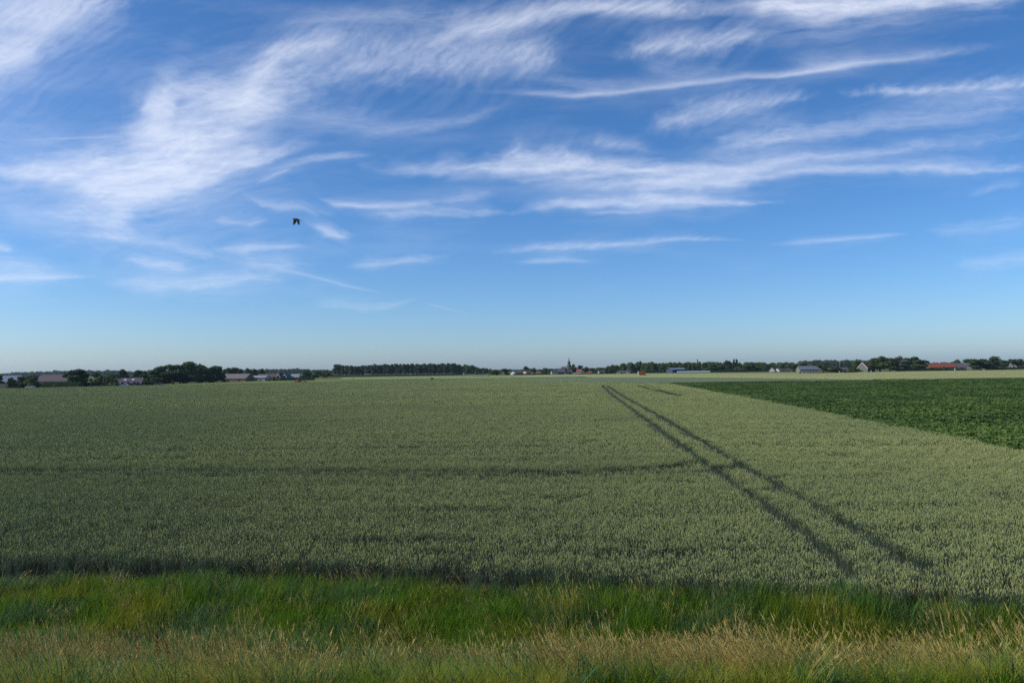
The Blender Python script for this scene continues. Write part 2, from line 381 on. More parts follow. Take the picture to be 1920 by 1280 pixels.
    # a denser front row so the field ends as a wall of stems
    return scatter('wheat_crop', np.concatenate(P), np.concatenate(RT), np.concatenate(SC), np.concatenate(IX), coll,
                   'green wheat in ear with wheel tracks through it, filling the middle of the view', 'wheat')
build_wheat()

# ------------------------------------------------------------------ beet field
beet_poly = np.concatenate([beet_edge + np.array([0.6, 0.0]), gz([(1222, 716.8), (1262, 717.2), (1500, 713.4), (1760, 710.5), (1920, 708.5), (2300, 704)], 0.5)])
sheet('beet_field', beet_poly, 0.016, M['soil'], 'dark soil of the beet field on the right')
def build_beets():
    def patch(seed, nrow, nper, size, leaf):
        t = Tuft(seed); r = t.r
        for a in range(nrow):
            for b in range(nper):
                x = (a + .5) / nrow * size - size / 2 + r.normal(0, .05); y = (b + .5) / nper * size - size / 2 + r.normal(0, .06)
                if r.random() < 0.08: continue
                for k in range(8):
                    az = k * 0.785 + r.random(); L = leaf * (0.75 + 0.5 * r.random()); ln = 0.25 + 0.6 * r.random()
                    d = np.array([math.cos(az), math.sin(az)]); sd = np.array([-d[1], d[0], 0.0]); n = len(t.v); up = 0.16 + 0.06 * r.random()
                    p0 = np.array([x + d[0] * .05, y + d[1] * .05, up]); a1 = ln; p1 = p0 + L * .5 * np.array([d[0] * math.sin(a1), d[1] * math.sin(a1), math.cos(a1)])
                    a2 = ln + 1.0; p2 = p1 + L * .5 * np.array([d[0] * math.sin(a2), d[1] * math.sin(a2), math.cos(a2)]); w = leaf * 0.42
                    tw = np.array([0, 0, r.normal(0, .05)])
                    t.v += [tuple(p0 - sd * w * .3), tuple(p0 + sd * w * .3), tuple(p1 + sd * w * .55 + tw), tuple(p1 - sd * w * .55 - tw), tuple(p2 + sd * w * .15), tuple(p2 - sd * w * .15)]
                    t.f += [(n, n + 1, n + 2, n + 3), (n + 3, n + 2, n + 4, n + 5)]; t.mi += [0, 0]
        return t.data('beet_patch', [M['beet']])
    coll = hidden_collection('beet_patch', [patch(200 + i, 2, 5, 1.0, 0.36) for i in range(6)] + [patch(220 + i, 4, 8, 2.0, 0.46) for i in range(4)])
    P, IX, SC = [], [], []
    for y0, y1, s, base, cnt in ((30, 110, 0.95, 0, 6), (110, 275, 1.85, 6, 4)):
        x, y = jgrid(10, 0.8 * y1 + 10, y0, y1, s, 0.12, 5); m = inside(x, y, beet_poly) & (x < 0.8 * y + 8); x, y = x[m], y[m]
        g = fbm(x * 0.05, y * 0.09, 3, 61); k = ~((g > 0.38) & (rng.random(len(x)) < 0.55)); x, y, g = x[k], y[k], g[k]
        P.append(np.stack([x, y, np.zeros(len(x))], -1)); IX.append(base + rng.integers(0, cnt, len(x)))
        s_ = 1.0 + 0.22 * fbm(x * 0.3, y * 0.3, 2, 66) + 0.12 * rng.standard_normal(len(x)); SC.append(np.stack([np.ones_like(s_) * 1.05, np.ones_like(s_) * 1.05, np.clip(s_ * 1.1, .6, 1.5)], -1))
    P = np.concatenate(P); n = len(P)
    rot = np.zeros((n, 3)); rot[:, 2] = 0.085 * -1 + np.where(rng.random(n) < .5, 0, math.pi)
    scatter('beet_crop', P, rot, np.concatenate(SC), np.concatenate(IX), coll, 'dark green leafy beet plants filling the field on the right', 'beets')
build_beets()

# ------------------------------------------------------------------ far fields: crops too distant to tell the plants apart
def far_crop(name, c1, c2, stretch=(0.02, 0.15, 1)):
    m, nt, out = nmat(name); p = N(nt, 'ShaderNodeBsdfPrincipled'); p.inputs['Roughness'].default_value = 0.95; p.inputs['Specular IOR Level'].default_value = 0.03
    a = noise(nt, 1.0, 5.0, None, stretch); b = noise(nt, 1.4, 4.0, None, (0.5, 1.0, 1))
    f = mth(nt, 'ADD', mth(nt, 'MULTIPLY', a, 0.6), mth(nt, 'MULTIPLY', b, 0.4))
    nt.links.new(mixc(nt, rng_map(nt, f, 0.36, 0.64), c1, c2), p.inputs['Base Color'])
    bp = N(nt, 'ShaderNodeBump', i_Strength=1.0, i_Distance=0.6); nt.links.new(noise(nt, 2.2, 4.0), bp.inputs['Height']); nt.links.new(bp.outputs[0], p.inputs['Normal'])
    nt.links.new(p.outputs[0], out.inputs[0]); return m
M['far_wheat'] = far_crop('bluish_wheat', (0.165, 0.20, 0.105), (0.13, 0.17, 0.09))
M['barley'] = far_crop('pale_barley', (0.33, 0.33, 0.135), (0.25, 0.275, 0.115))
M['barley2'] = far_crop('greenish_barley', (0.24, 0.28, 0.12), (0.18, 0.235, 0.10))
M['strip_grass'] = far_crop('yellowish_meadow', (0.19, 0.22, 0.07), (0.13, 0.17, 0.05))
blue_poly = np.concatenate([gz([(880, 710.5), (960, 709.8), (1015, 714.6), (1130, 717.6), (1222, 717.2), (1262, 717.0), (1500, 713.2), (1640, 711.9)], .8) + np.array([0, 1.2]),
                            gz([(1640, 711), (1500, 708.8), (1300, 707.0), (1100, 706.6), (960, 708.8)], .8)])
sheet('bluish_wheat_field', blue_poly, 0.80, M['far_wheat'], 'bluish green wheat strip beyond the wheel tracks', 0.8)
bar_poly = np.concatenate([gz([(960, 708.0), (1100, 705.9), (1300, 706.2), (1500, 708.0), (1640, 710.3), (1760, 709.6), (1920, 707.6), (2300, 703)], .75) + np.array([0, 2.0]),
                           gz([(2300, 688), (1920, 693.0), (1700, 695.8), (1500, 700.2), (1300, 700.5), (1160, 701.6), (1000, 703.6)], .75)])
sheet('pale_barley_field', bar_poly, 0.74, M['barley'], 'pale yellow green barley strip in front of the far farms', 0.74)
bar2_poly = np.concatenate([gz([(840, 709.5), (960, 708.2), (1000, 704.4), (1160, 702.2), (1300, 701.2), (1500, 700.6)], .65) + np.array([0, 3.0]),
                            gz([(1500, 697.4), (1300, 698.9), (1160, 700.4), (1000, 702.6), (840, 704.5), (640, 707.5)], .65), gz([(640, 711.8), (720, 710.8)], .65)])
sheet('green_barley_field', bar2_poly, 0.60, M['barley2'], 'pale green crop in front of the village and poplar row', 0.6)
left_poly = np.concatenate([gz([(-300, 734), (0, 728.6), (320, 721.4), (560, 716.8), (760, 712.4)], .4) + np.array([0, 2.5]), gz([(760, 708), (590, 710.5), (480, 714), (280, 721.5), (0, 727.2), (-300, 732)], .0)])
sheet('yellowish_meadow', left_poly, 0.06, M['strip_grass'], 'yellow green meadow strip before the left farms')

# ------------------------------------------------------------------ the verge in front
def build_verge():
    def tuft_green(seed, n, L0, L1, w, mats, lean0=0.08, left=0.15):
        t = Tuft(seed); r = t.r
        for i in range(n):
            x, y = r.normal(0, .09, 2); az = r.random() * 6.28
            if r.random() < 0.5: az = math.pi + r.normal(0, .8)
            t.blade((x, y, 0), az, L0 + (L1 - L0) * r.random(), w * (.7 + .6 * r.random()), lean0 + left * r.random(), 0.5 + 0.9 * r.random(), 3, 0)
        return t.data('grass_tuft', mats)
    def tuft_straw(seed, n):
        t = Tuft(seed); r = t.r
        for i in range(n):
            x, y = r.normal(0, .10, 2); az = math.pi + r.normal(0, .55); L = 0.62 + 0.34 * r.random(); ln = 0.08 + 0.26 * r.random()
            d = np.array([math.cos(az) * math.sin(ln), math.sin(az) * math.sin(ln), math.cos(ln)]); b = np.array([x, y, 0.0]); m1 = b + d * L * .55
            d2 = np.array([math.cos(az) * math.sin(ln + .18), math.sin(az) * math.sin(ln + .18), math.cos(ln + .18)]); top = m1 + d2 * L * .45
            t.stem(b, m1, 0.005, 0); t.stem(m1, top, 0.004, 0)
            pl = 0.08 + 0.10 * r.random(); t.spindle(top - d2 * pl * .75, top + d2 * pl * .35, 0.0035 + 0.0035 * r.random(), 1, 3)
            for k in range(3):
                q = top - d2 * pl * r.random() * .7; a = r.random() * 6.28; e = d2 * .03 + np.array([math.cos(a), math.sin(a), .3]) * .022
                t.spindle(q, q + e, 0.003, 1, 3)
        for i in range(6):
            x, y = r.normal(0, .08, 2); t.blade((x, y, 0), math.pi + r.normal(0, 1.0), .45 + .3 * r.random(), .006, .2, .9, 3, 0)
        return t.data('straw_tuft', [M['straw'], M['panicle']])
    ds = [tuft_green(300 + i, 20, .30, .74, .016, [M['grass']]) for i in range(5)]                     # 0-4 lush green
    ds += [tuft_green(310 + i, 16, .40, .80, .020, [M['grass_blue']], .05, .2) for i in range(3)]     # 5-7 bluish broad blades
    ds += [tuft_green(320 + i, 40, .25, .58, .006, [M['grass_fine']], .1, .3) for i in range(4)]      # 8-11 fine yellow green
    ds += [tuft_straw(330 + i, 11) for i in range(5)]                                                # 12-16 straw with seed heads
    coll = hidden_collection('verge_tuft', ds)
    x, y = jgrid(-19, 19, 9.5, 21.6, 0.115, 0.5, 11); keep = np.abs(x) < 0.80 * y + 2.5
    fy = np.interp(x, edge_front[:, 0], edge_front[:, 1]); keep &= y < fy + 0.15 + 0.35 * fbm(x * .5, y * .5, 2, 3); x, y, fy = x[keep], y[keep], fy[keep]; n = len(x)
    r = np.random.default_rng(12); z = ground_z(y, x) + 0.07 * fbm(x * 0.35, y * 0.6, 3, 5)
    edge = 14.9 - np.clip(0.07 * x, -.6, 1.3) + 1.1 * fbm(x * 0.22, y * 0.1, 3, 41)             # where the dry bank ends and the lush ditch begins
    dry = sstep(edge + .5, edge - .5, y); blueish = fbm(x * .33, y * .5, 3, 43); goldp = fbm(x * .45 + 3, y * .5, 3, 47); u = r.random(n)
    kind = np.zeros(n, int)
    kind = np.where(u < 0.85, r.integers(0, 5, n), r.integers(8, 12, n))
    blue_m = ((blueish > 0.15) & (dry < .5) & (r.random(n) < .6)) | ((np.abs(y - edge) < .9) & (r.random(n) < .45)) | ((y > fy - .7) & (r.random(n) < .3))
    kind = np.where(blue_m, r.integers(5, 8, n), kind)
    v = r.random(n); p_straw = (0.05 + 0.48 * sstep(.02, .42, goldp)) * (.62 + .48 * sstep(-6, 8, x))
    dk = np.where(v < p_straw, r.integers(12, 17, n), np.where(v < .84, r.integers(8, 12, n), np.where(v < .92, r.integers(5, 8, n), r.integers(0, 5, n))))
    kind = np.where(r.random(n) < dry, dk, kind)
    kind = np.where((dry < .3) & (r.random(n) < 0.03 + 0.08 * (goldp > .35)), r.integers(12, 17, n), kind)
    hs = 0.86 + 0.40 * fbm(x * .5, y * .7, 3, 51) + .12 * r.standard_normal(n); hs = np.where((kind < 8) & (dry < .4), hs * (1.10 + .5 * fbm(x * .4, y * .2, 2, 58)), hs)
    # taller reed grass in clumps along the wheat, and generally on the right
    lush = np.zeros(n)
    for cx, cw in ((-9.0, 1.4), (-5.8, 1.0), (-1.2, .7), (3.2, 1.1), (6.0, .8), (8.2, 1.2), (11.5, 1.6)):
        lush = np.maximum(lush, np.exp(-((x - cx) / cw) ** 2) * np.exp(-((y - fy + .9) / 1.1) ** 2))
    hs = np.where(kind < 12, hs * (1 + .30 * lush - .16 * sstep(3, -2, x) * sstep(fy - 2.2, fy - .8, y) + .18 * sstep(0, 9, x) * sstep(fy - 3, fy - 1.5, y)), hs); kind = np.where((lush > .45) & (r.random(n) < .6), r.integers(0, 8, n), kind)
    hs = np.clip(hs, .45, 1.75); hs = np.where(kind >= 12, np.clip(hs * (1.0 + .25 * goldp + .10 * sstep(0, 8, x)), .65, 1.45), hs)
    rz = np.where(r.random(n) < np.where(kind >= 12, .8, .45), r.normal(0, .5, n), r.random(n) * 6.28)
    swirl = 0.10 * fbm(x * .3, y * .3, 2, 63)
    rot = np.stack([r.normal(0, .13, n), r.normal(-.06, .13, n) - 0.12 * dry + swirl, rz], -1)
    keep = ~((fbm(x * .9, y * 1.1, 2, 71) > .28) & (r.random(n) < .6))
    s = .9 + .3 * r.random(n)
    scatter('verge_grass', np.stack([x, y, z - .01], -1)[keep], rot[keep], np.stack([s, s, hs], -1)[keep], kind[keep], coll,
            'tall verge grass, lush green by the wheat and dry golden in front', 'grass')
    # reddish docks standing in the dry grass
    def dock(px, py, h, label):
        p = on_z(px, py, 0.75); yy = float(p[1]); b = np.array([p[0], yy, float(ground_z(yy, float(p[0])))]); g = np.random.default_rng(int(px)); root = empty('dock_plant', tuple(b))
        tag(root, label, 'dock', 'reddish docks in the verge'); mb = MB(); mb.tube([(0, 0, 0), (-.03, 0, h * .5), (-.10, 0, h)], [.006, .005, .003], 5); mb.build('stem', M['dock'], root)
        t = Tuft(int(px))
        for k in range(70):
            u = .45 + .55 * g.random(); c = np.array([-.10 * u * u, 0, h * u]) + g.normal(0, .022, 3); t.spindle(c - [0, 0, .015], c + [0, 0, .02], .011, 0, 3)
        for s_ in (-1, 1):
            q0 = np.array([-.03, 0, h * .5])
            for k in range(18):
                u = g.random(); c = q0 + np.array([s_ * .10 * u, .03 * u, h * .3 * u]) + g.normal(0, .01, 3); t.spindle(c - [0, 0, .012], c + [0, 0, .018], .009, 0, 3)
        tag(link('seed_head', t.data('seed_head', [M['dock']]), root), kind='stuff')
        t = Tuft(int(px) + 1)
        for k in range(6): t.blade((0, 0, .05 + .05 * k), k * 1.1, .26, .05, .5, .8, 3, 0)
        link('leaves', t.data('leaves', [M['grass']]), root)
    dock(300, 1212, .85, 'reddish brown dock in the dry grass, the taller leaning one at far left')
    dock(318, 1222, .8, 'reddish brown dock right beside the taller leaning one at far left')
    dock(595, 1248, .7, 'reddish dock bent low in the dry grass, left of the middle')
    dock(262, 1205, .75, 'thin rusty dock leftmost of the docks in the dry grass')
build_verge()

# ------------------------------------------------------------------ trees
def crown_data(name, seed, kind, mats, n_leaf=1500):
    g = np.random.default_rng(seed); lobes = []
    if kind == 'round':
        k = 22
        for i in range(k):
            a = g.random() * 6.28; zz = 0.10 + 0.84 * (i + g.random()) / k; env = math.sqrt(max(0.06, 1 - ((zz - 0.46) / 0.52) ** 2)); rad = env * 0.34 * math.sqrt(g.random())
            lobes.append((rad * math.cos(a), rad * math.sin(a), zz * .92, 0.13 + 0.07 * g.random(), 0.10 + 0.045 * g.random()))
    elif kind == 'poplar':
        for i in range(16):
            zz = 0.20 + 0.78 * i / 15; env = math.sin(math.pi * min(1, max(0.08, (zz - .12) / .95))) ** .6; a = g.random() * 6.28
            lobes.append((0.26 * env * math.cos(a) * g.random(), 0.26 * env * math.sin(a) * g.random(), zz * .95, 0.14 + 0.11 * env * g.random(), 0.055 + .025 * g.random()))
    elif kind == 'column':
        for i in range(10):
            zz = 0.12 + 0.8 * i / 9; env = math.sin(math.pi * min(.97, max(.15, zz))) ** .7; a = g.random() * 6.28
            lobes.append((0.12 * math.cos(a), 0.12 * math.sin(a), zz, .18 + .2 * env, .08))
    else:                                           # bush: down to the ground
        for i in range(12):
            a = g.random() * 6.28; zz = 0.12 + 0.72 * g.random(); rad = 0.38 * math.sqrt(g.random()) * math.sqrt(max(.05, 1 - zz * zz * .9))
            lobes.append((rad * math.cos(a), rad * math.sin(a), zz, .16 + .08 * g.random(), .13 + .06 * g.random()))
    v, f = [], []
    for i in range(n_leaf):
        lx, ly, lz, rx, rzz = lobes[g.integers(len(lobes))]; d = g.normal(size=3); d /= np.linalg.norm(d); q = 0.55 + 0.5 * g.random() ** .6
        c = np.array([lx + d[0] * rx * q, ly + d[1] * rx * q, lz + d[2] * rzz * q]); s = (0.022 + 0.022 * g.random()) * (1.25 if kind == 'bush' else 1.0)
        nrm = d + g.normal(0, .7, 3); nrm /= np.linalg.norm(nrm); a = np.cross(nrm, [0.3, .2, 1.0]); a /= np.linalg.norm(a) + 1e-9; b = np.cross(nrm, a); n = len(v)
        ph = g.random() * 6.28; a, b = a * math.cos(ph) + b * math.sin(ph), b * math.cos(ph) - a * math.sin(ph)
        v += [c + a * s, c + b * s * .8 + nrm * s * .2, c - a * s, c - b * s * .8 - nrm * s * .15]; f.append((n, n + 1, n + 2, n + 3))
    # dense heart of the lobes, so little light passes through the middle
    for lx, ly, lz, rx, rzz in lobes:
        n = len(v); k = 6
        for j, (zz, rr_) in enumerate(((-.7, .35), (-.2, .62), (.3, .6), (.72, .3))):
            for i in range(k):
                a = i * 2 * math.pi / k + j * .5; rr2 = rr_ * (.8 + .4 * g.random()); v.append(np.array([lx + rx * rr2 * math.cos(a), ly + rx * rr2 * math.sin(a), lz + rzz * zz]))
        for j in range(3):
            for i in range(k): f.append((n + j * k + i, n + j * k + (i + 1) % k, n + (j + 1) * k + (i + 1) % k, n + (j + 1) * k + i))
        f.append(tuple(n + 3 * k + i for i in range(k))); f.append(tuple(n + i for i in range(k - 1, -1, -1)))
    return mesh_data(name, v, f, mats)
def trunk_data(seed, kind):
    g = np.random.default_rng(seed); mb = MB(); top = .85 if kind in ('poplar', 'column') else .62; w = .016 if kind == 'poplar' else .028
    mb.tube([(0, 0, -.01), (.005, 0, .15), (.01, .008, .4), (0, 0, top)], [w * 1.3, w, w * .75, w * .25], 7)
    for i in range(6):
        a = i * 1.05 + g.random(); z0 = .22 + .3 * g.random(); L = .12 if kind == 'poplar' else .26
        mb.tube([(0, 0, z0), (L * .5 * math.cos(a), L * .5 * math.sin(a), z0 + L * .45), (L * math.cos(a), L * math.sin(a), z0 + L * 1.1)], [w * .5, w * .35, w * .12], 5)
    return mesh_data('trunk', mb.v, mb.f, M['bark'], smooth=True)
CROWN = {}
for kk, cnt, nl in (('round', 7, 2600), ('poplar', 5, 1700), ('bush', 4, 1800), ('column', 3, 800)):
    for mk in (['tree', 'tree_light', 'tree_dark', 'willow', 'copper'] if kk == 'round' else ['poplar', 'tree_dark'] if kk == 'poplar' else ['tree', 'tree_light', 'tree_dark', 'willow', 'copper'] if kk == 'bush' else ['tree', 'tree_light']):
        lst = []
        first = next((CROWN[q] for q in CROWN if q[0] == kk), None)
        for i in range(cnt):
            if first is None: lst.append(crown_data('crown', 400 + i + {'round': 0, 'poplar': 20, 'bush': 40, 'column': 60}[kk], kk, M[mk], nl))
            else:
                d = first[i].copy(); d.materials.clear(); d.materials.append(M[mk]); lst.append(d)
        CROWN[(kk, mk)] = lst
TRUNK = {k: [trunk_data(500 + i, k) for i in range(3)] for k in ('round', 'poplar', 'bush', 'column')}
tcount = [0]
def tree(name, label, px, wpx, ytop, D, kind='round', mat='tree', group=None, ybase=None, cat='tree'):
    if ybase is not None: D = CAM_H * F_PX / (ybase - hor(px))
    top = at_depth(px, ytop, D); h = float(top[2]); w = wpx * D / F_PX * (1.28 if kind == 'round' else 1.1)
    root = empty(name, (float(top[0]), D, 0.0), rnd.random() * 6.28); root.scale = (w / .95, w / .95, h / 1.0); tag(root, label, cat, group)
    k = tcount[0]; tcount[0] += 1; ls = CROWN[(kind, mat)]
    link('crown', ls[(k * 3 + k // 5) % len(ls)], root); link('trunk', TRUNK[kind][k % 3], root)
    return root
def wood(name, label, x0, x1, tops, D, depth, spread, mat='tree', kind='round', seed=0):
    # a far wood that reads as one mass: many crowns in one object; tops = (px, ytop) outline in the photograph
    g = np.random.default_rng(seed); tp = np.array(tops, float); m_px = D / F_PX; n = int((x1 - x0) * m_px / spread) * depth
    px = x0 + (x1 - x0) * g.random(n); row = g.random(n); dd = D * (1.0 + 0.10 * row) ; yt = np.interp(px, tp[:, 0], tp[:, 1]) + g.normal(-.6, 1.0, n) + 1.0 * (1 - row)
    top = at_depth(px, yt, dd); h = np.clip(top[:, 2], 2, 40); w = spread * (1.4 + .9 * g.random(n))
    coll = bpy.data.collections.get('wood_crown_' + kind + mat) or hidden_collection('wood_crown_' + kind + mat, CROWN[(kind, mat)])
    pts = np.stack([top[:, 0], dd, -0.1 * h], -1); scl = np.stack([w, w, h * 1.1], -1); rot = np.zeros((n, 3)); rot[:, 2] = g.random(n) * 6.28
    return scatter(name, pts, rot, scl, g.integers(0, len(CROWN[(kind, mat)]), n), coll, label, 'wood')

# far woods, bluish with distance
wood('far_wood', 'low bluish wood on the horizon behind the left farms', -260, 330, [(-260, 698), (0, 699.5), (18, 700), (22, 698.5), (70, 697.5), (110, 695.5), (170, 694.2), (210, 695), (330, 698)], 2100, 5, 11, seed=1)
wood('far_wood', 'dark bluish wood between the left farm roofs and the poplars', 400, 655, [(400, 696), (490, 693), (540, 692), (560, 691.3), (600, 694), (655, 695)], 1900, 6, 10, seed=2)
wood('far_wood', 'wood trailing off to the right of the poplar row', 855, 925, [(855, 684), (880, 685), (900, 688.5), (925, 693.5)], 980, 4, 6, seed=3)
wood('far_wood', 'broad dark wood behind the blue steel barn', 1118, 1392, [(1118, 694), (1135, 689), (1150, 684), (1170, 680.5), (1200, 679.0), (1225, 680), (1240, 681.5), (1262, 680), (1300, 679), (1330, 678.6), (1392, 681)], 830, 5, 5, seed=4)
wood('far_wood', 'bluish wood on the skyline behind the grey barn', 1500, 1630, [(1500, 677), (1512, 675.5), (1560, 675), (1600, 675), (1630, 676)], 1500, 5, 9, seed=5)
wood('far_wood', 'line of trees behind the white gabled house', 1395, 1500, [(1395, 680), (1425, 678.5), (1440, 681), (1470, 680.5), (1490, 681), (1500, 680)], 900, 4, 6, seed=6)
wood('far_wood', 'dim tree line low behind the village roofs', 915, 1130, [(915, 695), (1000, 694), (1050, 692), (1130, 691)], 1500, 4, 9, seed=7)
wood('far_wood', 'dim tree line behind the right hand farms', 1620, 2150, [(1620, 677), (1740, 680), (1800, 678), (1900, 676), (2150, 674)], 1300, 3, 9, seed=8)

# poplar row: one beside the other, nothing tells them apart
pt = np.array([(627, 682), (640, 682.5), (665, 685), (690, 683.5), (720, 682), (760, 682.5), (790, 681.5), (830, 680.8), (862, 681.5)], float)
pxs = np.arange(629, 862, 4.7)
for i, q in enumerate(pxs):
    tree('poplar_tree', 'slender poplar in the long straight row on the horizon', q + rnd.uniform(-2.2, 2.2), rnd.uniform(11, 16), float(np.interp(q, pt[:, 0], pt[:, 1])) + rnd.uniform(-1.0, 1.8), 900 + rnd.uniform(-8, 8), 'poplar', 'poplar', 'poplars in the long row')
for i, q in enumerate(np.arange(632, 858, 8.0)):
    tree('poplar_tree', 'poplar of the back rank, seen between the trunks of the long row', q + rnd.uniform(-2, 2), rnd.uniform(15, 20), float(np.interp(q, pt[:, 0], pt[:, 1])) + rnd.uniform(1, 3), 940 + rnd.uniform(-8, 8), 'poplar', 'tree_dark', 'poplars of the back rank')

T = tree
# left edge
T('leafy_tree', 'tree cut by the left edge of the picture', -4, 22, 700, 346, 'round', 'tree')
T('garden_tree', 'small tree before the blue roof, leftmost of three by the board fence', 22, 16, 706.5, 342, 'round', 'tree')
T('garden_tree', 'small tree, middle one of three by the board fence', 40, 18, 704, 342, 'round', 'tree')
T('garden_tree', 'larger pale tree next to the hipped barn roof, by the board fence', 63, 25, 700.5, 340, 'round', 'tree_light')
T('garden_tree', 'thin tree between the middle tree and the pale one at the fence', 52, 13, 706, 345, 'round', 'tree')
T('oak_tree', 'large round dark tree standing alone right of the hipped barn', 146, 45, 690, 352, 'round', 'tree_dark')
T('leafy_tree', 'low dark tree right of the large round one', 183, 32, 698, 390, 'bush', 'tree_dark')
T('leafy_tree', 'dark tree behind the small pale columnar shrubs', 210, 26, 699, 395, 'bush', 'tree')
T('leafy_tree', 'pointed dark tree rising behind the left end of the skylight house', 231, 19, 691.5, 400, 'round', 'tree_dark')
T('leafy_tree', 'round tree rising behind the right half of the skylight house', 258, 28, 692.5, 405, 'round', 'tree')
T('leafy_tree', 'smaller tree just right of the round one behind the skylight house', 270, 16, 694, 402, 'round', 'tree_dark')
T('leafy_tree', 'tree at the left foot of the tall grove', 284, 26, 692, 420, 'round', 'tree')
T('oak_tree', 'tall dark tree at the left end of the tall grove', 302, 34, 684.5, 430, 'round', 'tree')
T('oak_tree', 'tall tree of the grove left of its highest crown', 325, 36, 681, 440, 'round', 'tree_dark')
T('oak_tree', 'highest tree of the left grove with a lighter crown', 350, 40, 675.5, 445, 'round', 'tree')
T('oak_tree', 'broad tree right of the highest crown of the left grove', 378, 38, 682, 455, 'round', 'tree')
T('oak_tree', 'dark tree at the right end of the left grove', 400, 34, 684, 460, 'round', 'tree_dark')
T('leafy_tree', 'dark undergrowth tree below the highest crown of the grove', 338, 46, 692, 436, 'bush', 'tree_dark')
T('leafy_tree', 'dark undergrowth tree at the left below the grove', 312, 36, 696, 425, 'bush', 'tree_dark')
T('garden_tree', 'small pale tree right beside the skylight house', 275, 12, 709, 372, 'round', 'tree')
T('garden_tree', 'small pale tree second to the right of the skylight house', 287, 15, 707.5, 376, 'round', 'tree_light')
T('garden_tree', 'small pale tree third to the right of the skylight house', 297, 11, 707, 378, 'round', 'tree')
T('young_tree', 'tiny young tree standing alone on the meadow before the grove', 324, 5, 712.5, 405, 'round', 'tree_light')
T('leafy_tree', 'light green tree left of the pair before the long brick barn', 405, 12, 700, 480, 'round', 'tree_light')
T('leafy_tree', 'light green tree touching the left end of the long brick barn', 417, 14, 700.5, 478, 'round', 'tree_light')
T('leafy_tree', 'open crowned tree behind the left half of the long brick barn', 425, 22, 688, 560, 'round', 'tree')
T('leafy_tree', 'open crowned tree behind the middle of the long brick barn', 441, 20, 687, 565, 'round', 'tree')
T('leafy_tree', 'low tree behind the right end of the long brick barn', 451, 14, 690, 560, 'round', 'tree_dark')
T('leafy_tree', 'pointed green tree behind the gap between brick barn and white shed', 464, 15, 689.5, 555, 'round', 'tree_light')
T('leafy_tree', 'slim tree left of two behind the white shed', 477, 12, 690, 570, 'round', 'tree')
T('leafy_tree', 'dark slim tree right of two behind the white shed', 490, 13, 690.5, 575, 'round', 'tree_dark')
T('leafy_tree', 'low bush before the low brown roof beside the white shed', 512, 20, 706, 500, 'bush', 'tree_light')
T('leafy_tree', 'dark tree right of the grey metal roof behind the clipped hedge', 574, 18, 694, 640, 'round', 'tree_dark')
T('leafy_tree', 'dark tree halfway between the clipped hedge and the poplars', 594, 20, 695, 700, 'round', 'tree')
T('leafy_tree', 'dark tree left of the first poplar', 613, 20, 694, 720, 'round', 'tree')
T('garden_tree', 'small pale tree at the right end of the poplars beside a low shed', 893, 10, 696, 640, 'round', 'tree_light')
T('leafy_tree', 'low wide tree behind the long low shed', 905, 22, 697, 660, 'bush', 'tree')
T('leafy_tree', 'round bushy tree left of the dark one at the village edge', 930, 22, 692.5, 640, 'bush', 'tree')
T('leafy_tree', 'dark round tree at the left edge of the village', 947, 17, 690.5, 645, 'bush', 'tree_dark')
# village
T('leafy_tree', 'tallest tree in the left part of the village', 986, 12, 686, 800, 'round', 'tree_dark')
T('leafy_tree', 'tree right below the tallest one in the left part of the village', 995, 12, 690, 790, 'round', 'tree')
T('leafy_tree', 'pale slim tree right of the tallest village tree', 1001, 8, 689, 800, 'round', 'tree_light')
T('leafy_tree', 'broad dark tree in the middle of the village left of the white row', 1022, 18, 689, 790, 'round', 'tree')
T('leafy_tree', 'smaller dark tree beside the broad one left of the white row', 1031, 14, 691, 770, 'bush', 'tree_dark')
T('leafy_tree', 'tree standing before the church roof, left of the tower', 1058, 14, 689, 810, 'round', 'tree')
T('leafy_tree', 'tall tree directly right of the church tower', 1074, 13, 682, 820, 'round', 'tree')
T('leafy_tree', 'round dark tree second right of the church tower', 1087, 14, 684, 825, 'round', 'tree_dark')
T('leafy_tree', 'round tree third right of the church tower', 1100, 10, 687, 830, 'round', 'tree')
T('leafy_tree', 'low tree between the third round tree and the wood', 1111, 14, 689, 840, 'round', 'tree')
T('leafy_tree', 'low tree against the left end of the broad wood', 1124, 16, 688, 830, 'round', 'tree_light')
T('leafy_tree', 'reddish leaved tree beside the cream gabled house', 1183, 9, 692, 770, 'bush', 'copper')
# right of the wood
T('leafy_tree', 'pale round bush before the broad wood near the polytunnel', 1319, 11, 688, 760, 'bush', 'willow')
T('oak_tree', 'round tree left of two at the right end of the broad wood', 1335, 22, 680.5, 770, 'round', 'tree')
T('oak_tree', 'round tree right of two at the right end of the broad wood', 1352, 18, 683, 765, 'bush', 'tree')
T('leafy_tree', 'dark domed tree left of the two tall poplars', 1365, 17, 675, 790, 'round', 'tree_dark')
T('poplar_tree', 'left one of two tall poplars standing apart by the broad wood', 1375.5, 7, 672.5, 795, 'poplar', 'poplar')
T('poplar_tree', 'right one of two tall poplars standing apart by the broad wood', 1381, 8, 672.8, 795, 'poplar', 'poplar')
T('willow_tree', 'grey green willow bush right of the two tall poplars', 1384, 18, 687, 745, 'bush', 'willow')
T('oak_tree', 'broad dark tree right of the grey willow bush', 1404, 24, 680, 760, 'round', 'tree_dark')
T('oak_tree', 'domed tree between the grey willow and the white gabled house', 1424, 26, 678, 765, 'round', 'tree')
T('leafy_tree', 'low dark tree left of the white gabled house', 1434, 14, 684, 750, 'bush', 'tree_dark')
T('leafy_tree', 'tree left of the grey barn', 1490, 16, 681, 680, 'round', 'tree')
